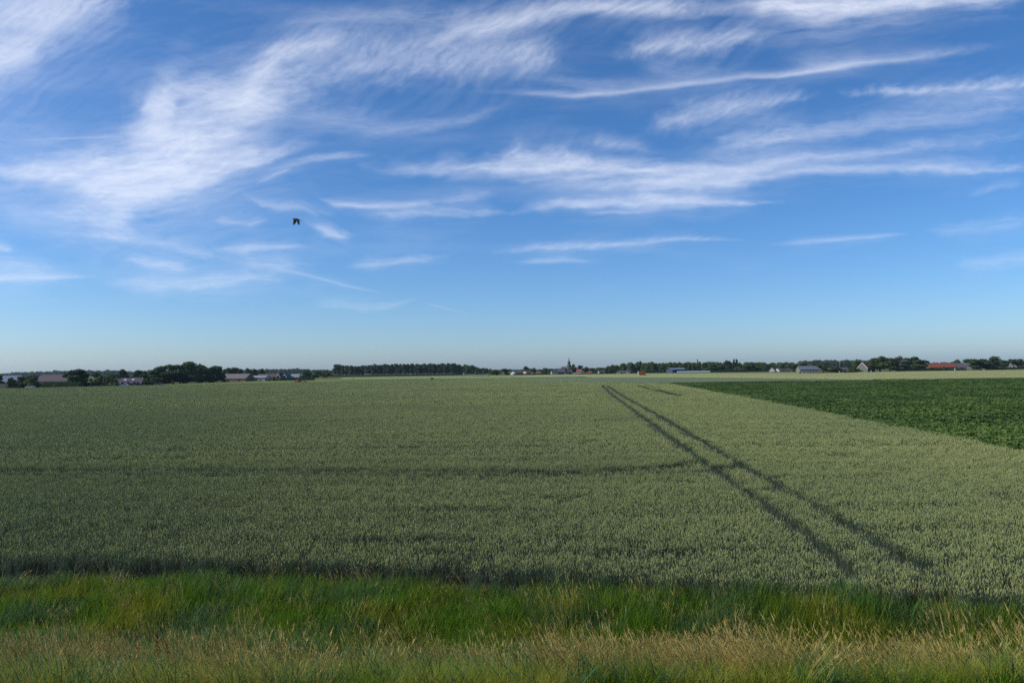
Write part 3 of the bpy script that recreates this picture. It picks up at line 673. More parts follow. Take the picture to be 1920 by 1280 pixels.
T('leafy_tree', 'taller tree behind the left half of the grey barn', 1505, 22, 677.5, 690, 'round', 'tree')
T('bushy_tree', 'large round dark bush right of the grey barn', 1544, 29, 683.5, 570, 'bush', 'tree_dark')
T('bushy_tree', 'narrower dark bush between the round bush and the low white house', 1568, 18, 685, 572, 'bush', 'tree_dark')
T('bushy_tree', 'low wide bush left of the red roofed gable house', 1598, 30, 688, 572, 'bush', 'tree')
T('leafy_tree', 'tree rising behind the low wide bush left of the red gable house', 1607, 20, 674.5, 640, 'round', 'tree')
T('oak_tree', 'large dark tree touching the red roofed gable house', 1649, 46, 668, 585, 'bush', 'tree_dark')
T('oak_tree', 'dark tree just right of the large one by the red gable house', 1668, 34, 670, 600, 'bush', 'tree_dark')
T('willow_tree', 'tall pale willow rising above the dark trees on the right', 1688, 26, 666.5, 598, 'round', 'willow')
T('oak_tree', 'dark tree behind the tall pale willow', 1702, 24, 669, 630, 'round', 'tree_dark')
T('oak_tree', 'domed dark tree between the pale willow and the red farm roof', 1718, 30, 667.5, 625, 'round', 'tree_dark')
T('oak_tree', 'lower dark tree sloping down to the red farm roof', 1734, 20, 674, 630, 'round', 'tree_dark')
T('leafy_tree', 'broad low green bush left of the red farm roof', 1725, 34, 682, 606, 'bush', 'tree')
T('leafy_tree', 'low bush before the left end of the red farm roof', 1752, 22, 687.5, 604, 'bush', 'tree')
T('garden_tree', 'small yellow green tree before the red farm roof', 1769, 9, 686, 600, 'round', 'tree_light')
T('leafy_tree', 'thin crowned tree left of two behind the dark end of the red roofed farm', 1793, 18, 673.5, 720, 'round', 'tree')
T('leafy_tree', 'tree right of two behind the dark end of the red roofed farm', 1812, 22, 674, 715, 'round', 'tree')
T('oak_tree', 'first big dark tree right of the red roofed farm', 1824, 32, 672, 640, 'bush', 'tree')
T('oak_tree', 'second big dark tree right of the red roofed farm', 1844, 34, 669.5, 645, 'bush', 'tree')
T('oak_tree', 'highest big dark tree right of the red roofed farm', 1864, 34, 668, 650, 'bush', 'tree_dark')
T('leafy_tree', 'lower tree between the big dark trees and the pink gabled house', 1880, 18, 674, 680, 'round', 'tree')
T('oak_tree', 'round tree behind the pink gabled house', 1894, 18, 672.5, 760, 'round', 'tree_dark')
T('oak_tree', 'tree behind the right end of the pink gabled house', 1910, 22, 671.5, 760, 'round', 'tree')
T('oak_tree', 'tree cut by the right edge of the picture', 1928, 22, 674, 740, 'round', 'tree_dark')
for i, q in enumerate([160, 172, 184, 195, 201, 209, 218]):
    T('columnar_shrub', ['pale shrub nearest the large round dark tree', 'second pale shrub right of the large dark tree', 'third pale shrub right of the large dark tree', 'fourth pale shrub right of the large dark tree', 'fifth pale shrub right of the large dark tree', 'sixth pale shrub right of the large dark tree', 'pale shrub nearest the skylight house gable'][i],
      q, [11, 11, 12, 7, 7, 7, 10][i], [710, 709, 707, 707.5, 706.5, 707.5, 706.5][i], 360, 'column' if i > 2 else 'bush', 'tree_light', 'pale shrubs beside the skylight house', cat='shrub')

def hedge(label, px0, px1, ytop, D, thick=1.2, mat='tree_dark', D2=None):
    g = np.random.default_rng(int(px0)); a = at_depth(px0, ytop, D); b = at_depth(px1, ytop, D2 or D); h = float(a[2] + b[2]) / 2; L = math.hypot(b[0] - a[0], b[1] - a[1])
    root = empty('hedge', ((a[0] + b[0]) / 2, (a[1] + b[1]) / 2, 0), math.atan2(b[1] - a[1], b[0] - a[0])); tag(root, label, 'hedge')
    v, f = [], []; n = int(min(1600, max(300, L * h * 8)))
    for i in range(n):
        c = np.array([(g.random() - .5) * L, (g.random() - .5) * thick, h * (.05 + .95 * g.random())]); c += g.normal(0, .06, 3); s = .16 + .12 * g.random()
        a_ = g.normal(size=3); a_ /= np.linalg.norm(a_); b_ = np.cross(a_, g.normal(size=3)); b_ /= np.linalg.norm(b_); k = len(v); v += [c + a_ * s, c + b_ * s, c - a_ * s, c - b_ * s]; f.append((k, k + 1, k + 2, k + 3))
    link('foliage', mesh_data('foliage', v, f, M[mat]), root)
    mb = MB(); mb.box(-L / 2 * .99, L / 2 * .99, -thick * .33, thick * .33, 0, h * .88); mb.build('branches', M[mat], root)
hedge('dark clipped hedge before the hipped barn', 82, 152, 715.5, 338, 1.6)
hedge('low hedge below the pale shrubs', 164, 224, 720.5, 352, 1.2)
hedge('dark clipped hedge before the twin gabled houses', 524, 590, 706.8, 505, 1.4)
hedge('long low dark hedge along the foot of the poplars', 600, 868, 701.5, 800, 1.6)
hedge('dark hedge before the pink gabled house at the right edge', 1874, 1960, 687.5, 690, 1.6)
hedge('low hedge before the red roofed farm', 1745, 1812, 690.5, 600, 1.2, 'tree')
hedge('dark low hedge beneath the broad dark tree and the white gabled house', 1395, 1478, 693.8, 745, 1.2)
hedge('low hedge under the trees between pale willow and red farm', 1690, 1748, 690.3, 596, 1.2)
hedge('low garden hedge before the left houses of the village', 962, 1032, 699.6, 738, 1.2)
hedge('low garden hedge before the houses right of the church tower', 1086, 1158, 699.0, 732, 1.2)
hedge('dark shrubs along the wood left of the blue steel barn', 1186, 1256, 694.5, 775, 1.4)
hedge('dark shrubs along the wood right of the polytunnel', 1326, 1396, 693, 752, 1.4)

# ------------------------------------------------------------------ buildings
def paint(n, c, c2=None, sc_=1.5, **k): M[n] = solid(n, c, c2, sc_, **k)
paint('blue_roof', (0.15, 0.18, 0.24), (0.12, 0.145, 0.20), rough=.5)
paint('brown_roof', (0.10, 0.078, 0.075), (0.07, 0.055, 0.055), 2.5)
paint('purple_roof', (0.11, 0.085, 0.09), (0.075, 0.06, 0.065), 2.5)
paint('tile_grey', (0.16, 0.14, 0.135), (0.11, 0.095, 0.095), 2.0)
paint('slate', (0.115, 0.13, 0.155), (0.085, 0.10, 0.125), 1.0)
paint('red_tile', (0.27, 0.07, 0.042), (0.18, 0.05, 0.032), 2.0)
paint('red_tile2', (0.28, 0.085, 0.05), (0.19, 0.06, 0.04), 2.0)
paint('pale_metal', (0.26, 0.275, 0.29), (0.20, 0.21, 0.225), 1.0, rough=.5)
paint('brick', (0.20, 0.115, 0.085), (0.14, 0.08, 0.065), 3.0)
paint('dark_brick', (0.10, 0.07, 0.06), (0.065, 0.05, 0.045), 3.0)
paint('white_wall', (0.42, 0.42, 0.41), (0.34, 0.34, 0.33), 1.2)
paint('cream_wall', (0.46, 0.40, 0.32), (0.38, 0.33, 0.27), 1.2)
paint('pink_wall', (0.48, 0.40, 0.36), (0.40, 0.33, 0.30), 1.2)
paint('grey_wall', (0.34, 0.34, 0.33), (0.26, 0.26, 0.25), 1.2)
paint('grey_wood', (0.20, 0.175, 0.15), (0.14, 0.125, 0.11), 1.5, stretch=(6, 6, .4))
paint('green_wall', (0.15, 0.15, 0.13), (0.11, 0.12, 0.10), 1.5)
paint('blue_steel', (0.05, 0.07, 0.10), (0.04, 0.055, 0.08), 1.5, rough=.5)
paint('trim', (0.58, 0.58, 0.57), (0.50, 0.50, 0.49), 2.0)
paint('dark_door', (0.05, 0.04, 0.04), (0.035, 0.03, 0.03), 2.0)
paint('red_door', (0.16, 0.05, 0.04), (0.12, 0.04, 0.035), 2.0)
paint('spire_slate', (0.075, 0.085, 0.09), (0.05, 0.06, 0.065), 1.0)
paint('earth', (0.15, 0.075, 0.048), (0.09, 0.05, 0.035), 0.8, rough=.95, spec=.05, bump=.8)
paint('orange', (0.72, 0.14, 0.035), (0.62, 0.11, 0.03), 1.5, rough=.5)
paint('rubber', (0.02, 0.02, 0.02), (0.03, 0.03, 0.03), 3.0)
paint('steel', (0.30, 0.31, 0.32), (0.22, 0.22, 0.23), 3.0, rough=.45)
paint('teal', (0.36, 0.50, 0.48), (0.30, 0.43, 0.42), 2.0, rough=.4)
M['pane'] = solid('window_pane', (0.03, 0.035, 0.045), (0.04, 0.045, 0.055), 2.0, rough=0.08, spec=0.6)
M['skylight'] = solid('skylight_glass', (0.55, 0.58, 0.62), (0.5, 0.53, 0.58), 2.0, rough=0.12, spec=0.8)  # brightness of the reflected sky is put into this pale glass colour
M['poly'] = solid('polytunnel_film', (0.30, 0.36, 0.36), (0.25, 0.31, 0.32), 1.0, rough=0.4)

def house(name, label, px0, px1, yr, ye, D, Wd, rot=0.0, wall='brick', roof='brown_roof', trim=None, hip=0.0, gable=False, Ld=12.0, wins=(), doors=(), sky=(), chim=(), over=0.35, cat='house', group=None, gwins=(), ybase=None, piers=0):
    if ybase is not None: D = CAM_H * F_PX / (ybase - hor((px0 + px1) / 2))
    pm = (px0 + px1) / 2; m = D / F_PX; wid = (px1 - px0) * m; zr = float(at_depth(pm, yr, D)[2]); ze = float(at_depth(pm, ye, D)[2]); ra = R(rot)
    if gable: L, Wt = Ld, max(2.5, (wid - Ld * abs(math.cos(ra))) / abs(math.sin(ra))) - 2 * over * .0
    else: L, Wt = max(2.0, (wid - Wd * abs(math.sin(ra))) / abs(math.cos(ra))), Wd
    L2, W2 = L / 2, Wt / 2; c = at_depth(pm, hor(pm), D); root = empty(name, (float(c[0]), D + W2 * .0, 0), ra); tag(root, label, cat, group)
    v = [(-L2, -W2, 0), (L2, -W2, 0), (L2, W2, 0), (-L2, W2, 0), (-L2, -W2, ze), (L2, -W2, ze), (L2, W2, ze), (-L2, W2, ze)]
    f = [(0, 1, 5, 4), (2, 3, 7, 6)]
    if hip: f += [(1, 2, 6, 5), (3, 0, 4, 7)]
    else:
        v += [(-L2, 0, zr - .02), (L2, 0, zr - .02)]; f += [(1, 2, 6, 9, 5), (3, 0, 4, 8, 7)]
    w = link('wall', mesh_data('wall', v, f, M[wall]), root)
    s = (zr - ze) / W2; eo = over; zo = ze - s * eo; t = .16; hx = hip * L2
    rv, rf = [], []
    xo = L2 + over; xr = xo - hx
    for dz in (0.03, .03 + t): rv += [(-xo, -W2 - eo, zo + dz), (xo, -W2 - eo, zo + dz), (xr, 0, zr + dz), (-xr, 0, zr + dz), (-xo, W2 + eo, zo + dz), (xo, W2 + eo, zo + dz)]
    for b, flip in ((6, False), (0, True)):
        fs = [(b, b + 1, b + 2, b + 3), (b + 5, b + 4, b + 3, b + 2)] + ([(b + 1, b + 5, b + 2), (b + 4, b, b + 3)] if hip else [])
        rf += [tuple(reversed(q)) if flip else q for q in fs]
    rim = [0, 1, 5, 4] if hip else [0, 1, 2, 5, 4, 3]
    for i in range(len(rim)):
        a, b = rim[i], rim[(i + 1) % len(rim)]; rf.append((a, b, b + 6, a + 6))
    rr_ = link('roof', mesh_data('roof', rv, rf, M[roof]), root)
    if trim:
        for e in (-1, 1):
            mb = MB(); x0 = e * (xo + .02); x1 = e * (xo + .07); xa, xb = min(x0, x1), max(x0, x1)
            for sg in (-1, 1):
                p = [(sg * (W2 + eo), zo - .28), (sg * (W2 + eo), zo + .22), (0, zr + .22), (0, zr - .28)]
                mb.add([(xa, q[0], q[1]) for q in p] + [(xb, q[0], q[1]) for q in p], [(0, 1, 2, 3), (7, 6, 5, 4), (0, 4, 5, 1), (1, 5, 6, 2), (2, 6, 7, 3), (3, 7, 4, 0)])
            mb.build('verge_board', M[trim], root)
    for (u, z, ww, hh) in wins:
        x = u * L2; mb = MB(); mb.box(x - ww / 2, x + ww / 2, -W2 - .05, -W2 + .02, z, z + hh); o = mb.build('window', M['pane'], root)
        mb = MB(); k = .07
        mb.box(x - ww / 2 - k, x - ww / 2, -W2 - .08, -W2 + .02, z - k, z + hh + k); mb.box(x + ww / 2, x + ww / 2 + k, -W2 - .08, -W2 + .02, z - k, z + hh + k)
        mb.box(x - ww / 2, x + ww / 2, -W2 - .08, -W2 + .02, z + hh, z + hh + k); mb.box(x - ww / 2, x + ww / 2, -W2 - .08, -W2 + .02, z - k, z); mb.build('frame', M['trim'], o)
    for (u, z, ww, hh) in gwins:                      # windows in the left gable
        y = -u * W2; mb = MB(); mb.box(-L2 - .05, -L2 + .02, y - ww / 2, y + ww / 2, z, z + hh); o = mb.build('window', M['pane'], root)
        mb = MB(); k = .09
        mb.box(-L2 - .08, -L2 + .02, y - ww / 2 - k, y - ww / 2, z - k, z + hh + k); mb.box(-L2 - .08, -L2 + .02, y + ww / 2, y + ww / 2 + k, z - k, z + hh + k)
        mb.box(-L2 - .08, -L2 + .02, y - ww / 2, y + ww / 2, z + hh, z + hh + k); mb.build('frame', M['trim'], o)
    for (u, ww, hh, mt) in doors:
        x = u * L2; mb = MB(); mb.box(x - ww / 2, x + ww / 2, -W2 - .06, -W2 + .02, 0, hh); mb.build('door', M[mt], root)
    for (u, q, ww, hh) in sky:                       # skylights lying in the front roof slope
        x = u * L2; y0 = -W2 * (1 - q); z0 = ze + (zr - ze) * q; sl = math.atan2(zr - ze, W2); dy, dz = math.cos(sl) * hh / 2, math.sin(sl) * hh / 2; nx_, nz_ = -math.sin(sl) * .30, math.cos(sl) * .30
        mb = MB(); lo = [(x - ww / 2, y0 - dy, z0 - dz), (x + ww / 2, y0 - dy, z0 - dz), (x + ww / 2, y0 + dy, z0 + dz), (x - ww / 2, y0 + dy, z0 + dz)]
        mb.add(lo + [(a, b + nx_, c_ + nz_) for a, b, c_ in lo], [(4, 5, 6, 7), (0, 1, 5, 4), (1, 2, 6, 5), (2, 3, 7, 6), (3, 0, 4, 7)]); mb.build('skylight', M['skylight'], root)
    for u in chim:
        mb = MB(); x = u * L2; mb.box(x - .3, x + .3, -.3, .3, zr - .6, zr + .9); mb.box(x - .36, x + .36, -.36, .36, zr + .9, zr + 1.05); ch = mb.build('chimney', M['dark_brick'], rr_)
    for i in range(piers):
        x = -L2 + L * (i + .5) / piers; mb = MB(); mb.box(x - .14, x + .14, -W2 - .12, -W2, 0, ze - .1); mb.build('pier', M['grey_wall'], root)
    return root
H = house
# left farms
H('barn', 'barn with blue grey roof at the left edge behind garden trees', 0, 42, 704.5, 716.5, 395, 12, 4, 'grey_wood', 'blue_roof', cat='barn')
H('barn', 'wide barn with dark brown hipped roof and pale wall', 66, 143, 702.6, 714.6, 362, 16, 3, 'grey_wall', 'brown_roof', hip=.42, cat='barn', wins=[(-.1, 1.2, 1.2, 1.0), (.35, 1.2, 1.2, 1.0), (.7, 1.2, 1.2, 1.0)])
H('house', 'brown roofed house with two bright skylights and white verge on its left gable', 221, 268, 708.6, 718.6, 372, 8.5, 16, 'dark_brick', 'purple_roof', 'trim', sky=[(-.36, .62, 1.3, 1.2), (.30, .66, 1.3, 1.2)], wins=[(-.5, .9, 1.2, 1.1), (.0, .9, 1.4, 1.1), (.5, .9, 1.4, 1.1)], doors=[(.8, 1.0, 2.0, 'dark_door')], chim=(), gwins=[(0, 3.4, 1.1, 1.1)])
H('house', 'small house with purplish roof below the highest tree of the grove', 344, 373, 706.8, 711.5, 492, 8, 12, 'dark_brick', 'purple_roof', wins=[(-.5, .9, 1.3, 1.2), (0, .9, 1.3, 1.2), (.45, .9, 1.3, 1.2)], chim=(.6,))
H('shed', 'low shed with grey roof left of the two light green trees', 378, 402, 708.8, 713, 490, 7, 3, 'dark_brick', 'tile_grey', cat='shed', doors=[(-.3, 2.4, 1.8, 'dark_door')])
H('barn', 'long brick barn with grey brown tiled roof', 416, 474, 701, 709.3, 492, 11, -12, 'brick', 'tile_grey', cat='barn', doors=[(-.4, 2.6, 2.0, 'dark_door'), (.5, 1.2, 2.0, 'dark_door')], wins=[(-.05, 1.0, 1.2, .8), (.25, 1.0, 1.2, .8)])
H('shed', 'white walled shed with dark door between brick barn and low brown roof', 472, 504, 704.2, 707.8, 505, 9, -6, 'white_wall', 'pale_metal', cat='shed', doors=[(-.22, 2.3, 2.2, 'dark_door'), (.42, 2.4, .9, 'red_door'), (-.8, 1.4, 1.2, 'dark_door')], wins=[(.1, 1.4, .8, .6)])
H('barn', 'low long dark brown roof behind the white shed', 486, 526, 700.8, 707, 545, 10, 2, 'dark_brick', 'brown_roof', cat='barn')
H('house', 'dark house with white edged gable, left of the twin gables', 521, 533, 700.6, 707.3, 520, 0, 78, 'dark_brick', 'brown_roof', 'trim', gable=True, Ld=7)
H('house', 'dark house with white edged gable, right of the twin gables', 532, 545, 700.9, 707.6, 522, 0, 78, 'dark_brick', 'slate', 'trim', gable=True, Ld=7)
H('shed', 'shed with bright grey metal roof behind the clipped hedge', 540, 563, 701.6, 707.2, 530, 10, 8, 'grey_wall', 'pale_metal', cat='shed')
# behind the poplars
H('house', 'pale house seen between the poplar trunks, left part of the row', 683, 694, 701.2, 703, 850, 7, 4, 'cream_wall', 'tile_grey')
H('house', 'white house seen between the poplar trunks, middle of the row', 766, 776, 695, 699, 1000, 7, 80, 'white_wall', 'tile_grey', gable=True, Ld=8)
H('house', 'small white gabled house at the right end of the poplars', 866, 873, 697.5, 701, 860, 0, 80, 'white_wall', 'red_tile2', gable=True, Ld=7)
H('shed', 'long low flat shed with pale roof edge standing in the far crop', 888.5, 915, 702.4, 703.2, 620, 4, 0, 'dark_door', 'pale_metal', cat='shed', over=.2)
# village
H('house', 'white gabled house with slate roof at the left end of the village', 957, 970, 695.5, 699.5, 760, 8, 38, 'white_wall', 'slate', wins=[(0, 1, 1.2, 1.2)])
H('house', 'long brown roofed house right of the white gabled one in the village', 969, 983, 695, 698.6, 770, 8, 5, 'brick', 'brown_roof', wins=[(-.4, 1, 1.2, 1.1), (.4, 1, 1.2, 1.1)])
H('house', 'house with brown roof and pale brick gable below the tallest village tree', 980, 997, 694.5, 698.8, 765, 8, 30, 'cream_wall', 'brown_roof', gwins=[(0, 3, 1.2, 1.2)])
H('house', 'small cream gable right of the pale brick gable', 995, 1003, 696.5, 699, 760, 0, 70, 'cream_wall', 'tile_grey', gable=True, Ld=7)
H('house', 'tiny orange roofed house beside white wall in the village', 1004, 1013, 697.4, 699.8, 755, 6, 10, 'white_wall', 'red_tile2')
H('house', 'white terraced house left of the large purplish house', 1033, 1047, 694.6, 696.8, 760, 8, 3, 'white_wall', 'slate', wins=[(-.6, 2.8, 1.1, 1.2), (-.1, 2.8, 1.1, 1.2), (.4, 2.8, 1.1, 1.2)])
H('house', 'large purplish roofed house below the church roof', 1043, 1059, 691.6, 697.2, 758, 10, 6, 'dark_brick', 'purple_roof', wins=[(-.4, 1.2, 1.2, 1.2), (.3, 1.2, 1.2, 1.2)])
H('house', 'white house right of the large purplish one', 1057, 1066, 694.6, 696.4, 762, 8, 0, 'white_wall', 'slate', wins=[(-.3, 2.4, 1.1, 1.2), (.4, 2.4, 1.1, 1.2)])
H('house', 'small red roofed house right of the white one below the church tower', 1065, 1071.5, 695.2, 698.2, 764, 7, 0, 'brick', 'red_tile2')
H('shed', 'low white building at the field edge below the red roof', 1076, 1086, 698.6, 699.6, 740, 6, 0, 'white_wall', 'pale_metal', cat='shed')
H('house', 'house with bright red roof in the village right of the church', 1080, 1093, 692.6, 696.6, 770, 8, -14, 'white_wall', 'red_tile2', chim=(.7,))
H('house', 'low reddish roofed house between red roof and white gable', 1099, 1108, 697.3, 699.2, 755, 7, 0, 'brick', 'red_tile2')
H('house', 'small house with white sloping gable in the right part of the village', 1104, 1113, 696.4, 699.2, 757, 7, -35, 'white_wall', 'brown_roof')
H('house', 'little brown roofed house with two white walls before the wood', 1121, 1132, 694.5, 698.2, 765, 7, 8, 'white_wall', 'brown_roof', doors=[(-.1, 2.2, 2.2, 'dark_door')])
H('house', 'long low house with cream end walls before the broad wood', 1158, 1181, 695.5, 697.8, 735, 7, 6, 'pink_wall', 'tile_grey', wins=[(-.5, .9, 1, 1), (-.1, .9, 1, 1), (.3, .9, 1, 1)])
H('house', 'narrow tall cream gable at the right end of the long low house', 1174.5, 1180, 691.6, 695.8, 728, 0, 84, 'cream_wall', 'tile_grey', gable=True, Ld=6, gwins=[(0, 1.0, 1.1, 1.2)])
H('house', 'pinkish gable at the left end of the long low house', 1156, 1162.5, 694.4, 697.2, 728, 0, 84, 'pink_wall', 'tile_grey', gable=True, Ld=6)
# right
H('barn', 'blue steel barn with pale roof and dark open end before the wood', 1250, 1284, 689.6, 692.4, 760, 11, 22, 'blue_steel', 'blue_roof', cat='barn', doors=[(-.2, 3, 3, 'dark_door')], over=.6)
H('house', 'white gabled house in shade before the tree line', 1440, 1456, 688.4, 694.0, 740, 9, 62, 'white_wall', 'slate', gable=True, Ld=8)
H('house', 'dark roofed house right of the white gabled one', 1454, 1466, 690, 693.8, 738, 7, 20, 'pink_wall', 'brown_roof')
H('house', 'low dark roofed house second right of the white gabled one', 1463, 1480, 691.3, 694.2, 742, 7, 14, 'grey_wall', 'brown_roof', 'trim')
H('barn', 'grey wooden barn with slate blue roof and upright posts', 1494.5, 1533, 686.2, 692.4, 572, 13, -8, 'grey_wood', 'slate', cat='barn', piers=7)
H('house', 'low house with white wall and brown roof among dark bushes', 1573, 1589, 689.3, 692.8, 575, 7, -10, 'white_wall', 'brown_roof', doors=[(.1, 1.1, 2, 'dark_door')])
H('house', 'red roofed house with white edged gable beside the large dark tree', 1607, 1641, 679.6, 689.6, 592, 8.2, 38, 'green_wall', 'red_tile', 'trim', gwins=[(0, 5.2, .9, 1.1), (-.25, 3.6, .9, 1.0), (.25, 3.6, .9, 1.0)], wins=[(-.5, .9, 1.4, 1.2), (.2, .9, 1.4, 1.2)])
H('farmhouse', 'long farmhouse with orange red tiled roof on the right', 1736, 1786, 681.4, 688.4, 618, 10, 4, 'dark_brick', 'red_tile', chim=(-.92, -.45), wins=[(-.5, .9, 1.2, 1.2), (-.1, .9, 1.2, 1.2), (.3, .9, 1.2, 1.2), (.65, .9, 1.2, 1.2)], doors=[(.85, 1.2, 2.1, 'dark_door')])
H('barn', 'dark roofed barn joined to the right end of the red roofed farm', 1784, 1809, 680.8, 688.2, 622, 10, -14, 'grey_wall', 'purple_roof', cat='barn', doors=[(.2, 2.6, 2.4, 'dark_door')])
H('barn', 'pale roof glimpsed behind the dark roofed barn on the right', 1803, 1822, 678.8, 683, 670, 10, -8, 'grey_wall', 'pale_metal', cat='barn')
H('house', 'pink gabled house behind the hedge at the right edge', 1889, 1899, 681.5, 688, 720, 0, 68, 'pink_wall', 'tile_grey', 'trim', gable=True, Ld=7)
H('house', 'smaller pink gable right of the other one behind the hedge', 1897, 1907, 684, 688, 718, 0, 68, 'pink_wall', 'tile_grey', gable=True, Ld=6)

# church
def church():
    D = 900; c = at_depth(1067, hor(1067), D); root = empty('church', (float(c[0]), D, 0), 0); tag(root, 'village church with slender dark needle spire', 'church'); m = D / F_PX
    z = lambda y: float(at_depth(1067, y, D)[2])
    mb = MB(); tw = 2.0; mb.box(-tw, tw, -tw, tw, 0, z(687.2)); mb.build('tower', M['cream_wall'], root)
    prof = [(z(687.2), 2.3), (z(686), 2.5), (z(684), 2.1), (z(682.5), 1.35), (z(680.5), 1.3), (z(680), 1.75), (z(678.6), 1.5), (z(677.4), .75), (z(675.4), .5), (z(671.4), .14), (z(670.2), .06)]
    mb = MB(); mb.tube([(0, 0, q[0]) for q in prof], [q[1] * 1.08 + .10 for q in prof], 8); mb.build('spire', M['spire_slate'], root)
    mb = MB(); mb.tube([(0, 0, z(670.4)), (0, 0, z(669.2))], [.06, .06], 5); mb.box(-.45, .45, -.05, .05, z(669.7), z(669.7) + .12); mb.build('cross', M['spire_slate'], root)
    L = 15 * m; x1 = -tw; x0 = x1 - L; e, r = z(692.5), z(687.2); w = 5.5
    v = [(x0, -w, 0), (x1, -w, 0), (x1, w, 0), (x0, w, 0), (x0, -w, e), (x1, -w, e), (x1, w, e), (x0, w, e), (x0, 0, r), (x1, 0, r)]
    link('nave', mesh_data('nave', v, [(0, 1, 5, 4), (2, 3, 7, 6), (1, 2, 6, 9, 5), (3, 0, 4, 8, 7)], M['brick']), root)
    v = [(x0 - .3, -w - .4, e - .3), (x1, -w - .4, e - .3), (x1, 0, r + .2), (x0 + 3.2, 0, r + .2), (x0 - .3, w + .4, e - .3), (x1, w + .4, e - .3)]
    link('roof', mesh_data('roof', v, [(0, 1, 2, 3), (5, 4, 3, 2), (4, 0, 3)], M['tile_grey']), root)
    for k in range(4):
        mb = MB(); x = x0 + L * (k + .6) / 4.4; mb.box(x - .5, x + .5, -w - .06, -w + .02, 2.2, 6.0); mb.build('window', M['pane'], root)
church()

# ------------------------------------------------------------------ farm things
def wheel(parent, x, y, r, w=.45):
    mb = MB(); mb.tube([(x, y - w / 2, r), (x, y - w / 2 + .06, r), (x, y + w / 2 - .06, r), (x, y + w / 2, r)], [r * .86, r, r, r * .86], 16); t = mb.build('wheel', M['rubber'], parent)
    mb = MB(); mb.tube([(x, y - w / 2 - .02, r), (x, y + w / 2 + .02, r)], [r * .52, r * .52], 12); mb.build('rim', M['steel'], t)
def trailer():
    D = 506; c = at_depth(1202, hor(1202), D); root = empty('farm_trailer', (float(c[0]), D, 0.0), R(6)); tag(root, 'orange red tipping trailer parked in the far crop', 'trailer'); m = D / F_PX
    mb = MB(); mb.add([(-1.9, -1.1, 1.5), (2.0, -1.1, 1.5), (2.0, 1.1, 1.5), (-1.9, 1.1, 1.5), (-1.9, -1.25, 3.3), (2.2, -1.25, 3.3), (2.2, 1.25, 3.3), (-1.9, 1.25, 3.3)],
                      [(0, 3, 2, 1), (0, 1, 5, 4), (1, 2, 6, 5), (2, 3, 7, 6), (3, 0, 4, 7), (4, 5, 6, 7)])
    b = mb.build('body', M['orange'], root)
    for k in range(6):
        x = -1.7 + k * .72; mb = MB(); mb.add([(x, -1.18, 1.5), (x + .1, -1.18, 1.5), (x + .1, -1.08, 1.5), (x, -1.08, 1.5), (x, -1.33, 3.3), (x + .1, -1.33, 3.3), (x + .1, -1.2, 3.3), (x, -1.2, 3.3)], [(0, 1, 5, 4), (1, 2, 6, 5), (3, 0, 4, 7), (4, 5, 6, 7)]); mb.build('rib', M['orange'], b)
    mb = MB(); mb.box(-2.15, -1.93, -1.2, 1.2, .55, 3.3); mb.build('tailgate', M['steel'], root)
    mb = MB(); mb.box(-1.8, 2.9, -.5, .5, 1.15, 1.45); mb.tube([(2.9, 0, 1.25), (3.6, 0, .7)], [.12, .08], 6); mb.build('chassis', M['rubber'], root)
    mb = MB(); mb.box(1.2, 3.3, -.8, .8, .75, 1.35); mb.build('toolbox', M['dark_door'], root)
    for x in (-.2, 1.05):
        for y in (-1.0, 1.0): wheel(root, x, y, .56)
trailer()
def mound():
    D = 412; p = at_depth(564, hor(564), D); v, f = [], []; nx, ny = 40, 16; L = 34 * D / F_PX
    for j in range(ny):
        for i in range(nx):
            u = i / (nx - 1); t = j / (ny - 1) * 2 - 1; h = (1.75 * math.exp(-((u - .36) / .17) ** 2) + .9 * math.exp(-((u - .72) / .12) ** 2) + .55 * math.exp(-((u - .15) / .1) ** 2)) * max(0, 1 - t * t)
            h += .22 * float(fbm(np.array(u * 9.), np.array(t * 3.), 3, 8)) * (h > .1); v.append(((u - .5) * L, t * 2.4, max(h, 0) - .02 + .0))
    for j in range(ny - 1):
        for i in range(nx - 1): f.append((j * nx + i, j * nx + i + 1, (j + 1) * nx + i + 1, (j + 1) * nx + i))
    o = link('soil_mound', mesh_data('soil_mound', v, f, M['earth'])); o.location = (float(p[0]), D, .07); tag(o, 'heap of dark reddish earth on the meadow before the hedge', 'mound')
mound()
def polytunnel():
    D = 745; a = at_depth(1270, hor(1270), D); b = at_depth(1330, hor(1330), D); L = float(b[0] - a[0]); root = empty('polytunnel', (float(a[0] + b[0]) / 2, D, 0)); tag(root, 'long low pale polytunnel right of the blue steel barn', 'polytunnel')
    v, f = [], []; k = 9
    for x in (-L / 2, L / 2):
        for i in range(k): t = math.pi * i / (k - 1); v.append((x, -2.4 * math.cos(t), .3 + 1.35 * math.sin(t)))
    for i in range(k - 1): f.append((i, i + k, i + 1 + k, i + 1))
    f.append(tuple(range(k - 1, -1, -1))); f.append(tuple(range(k, 2 * k))); link('film', mesh_data('film', v, f, M['poly'], smooth=False), root)
    for j in range(9):
        x = -L / 2 + L * j / 8; mb = MB(); mb.tube([(x, -2.42 * math.cos(math.pi * i / 8), .3 + 1.38 * math.sin(math.pi * i / 8)) for i in range(9)], [.04] * 9, 5); mb.build('hoop', M['steel'], root)
    mb = MB(); mb.box(-L / 2, L / 2, -2.5, -2.42, 0, .3); mb.build('base_board', M['grey_wood'], root)
polytunnel()
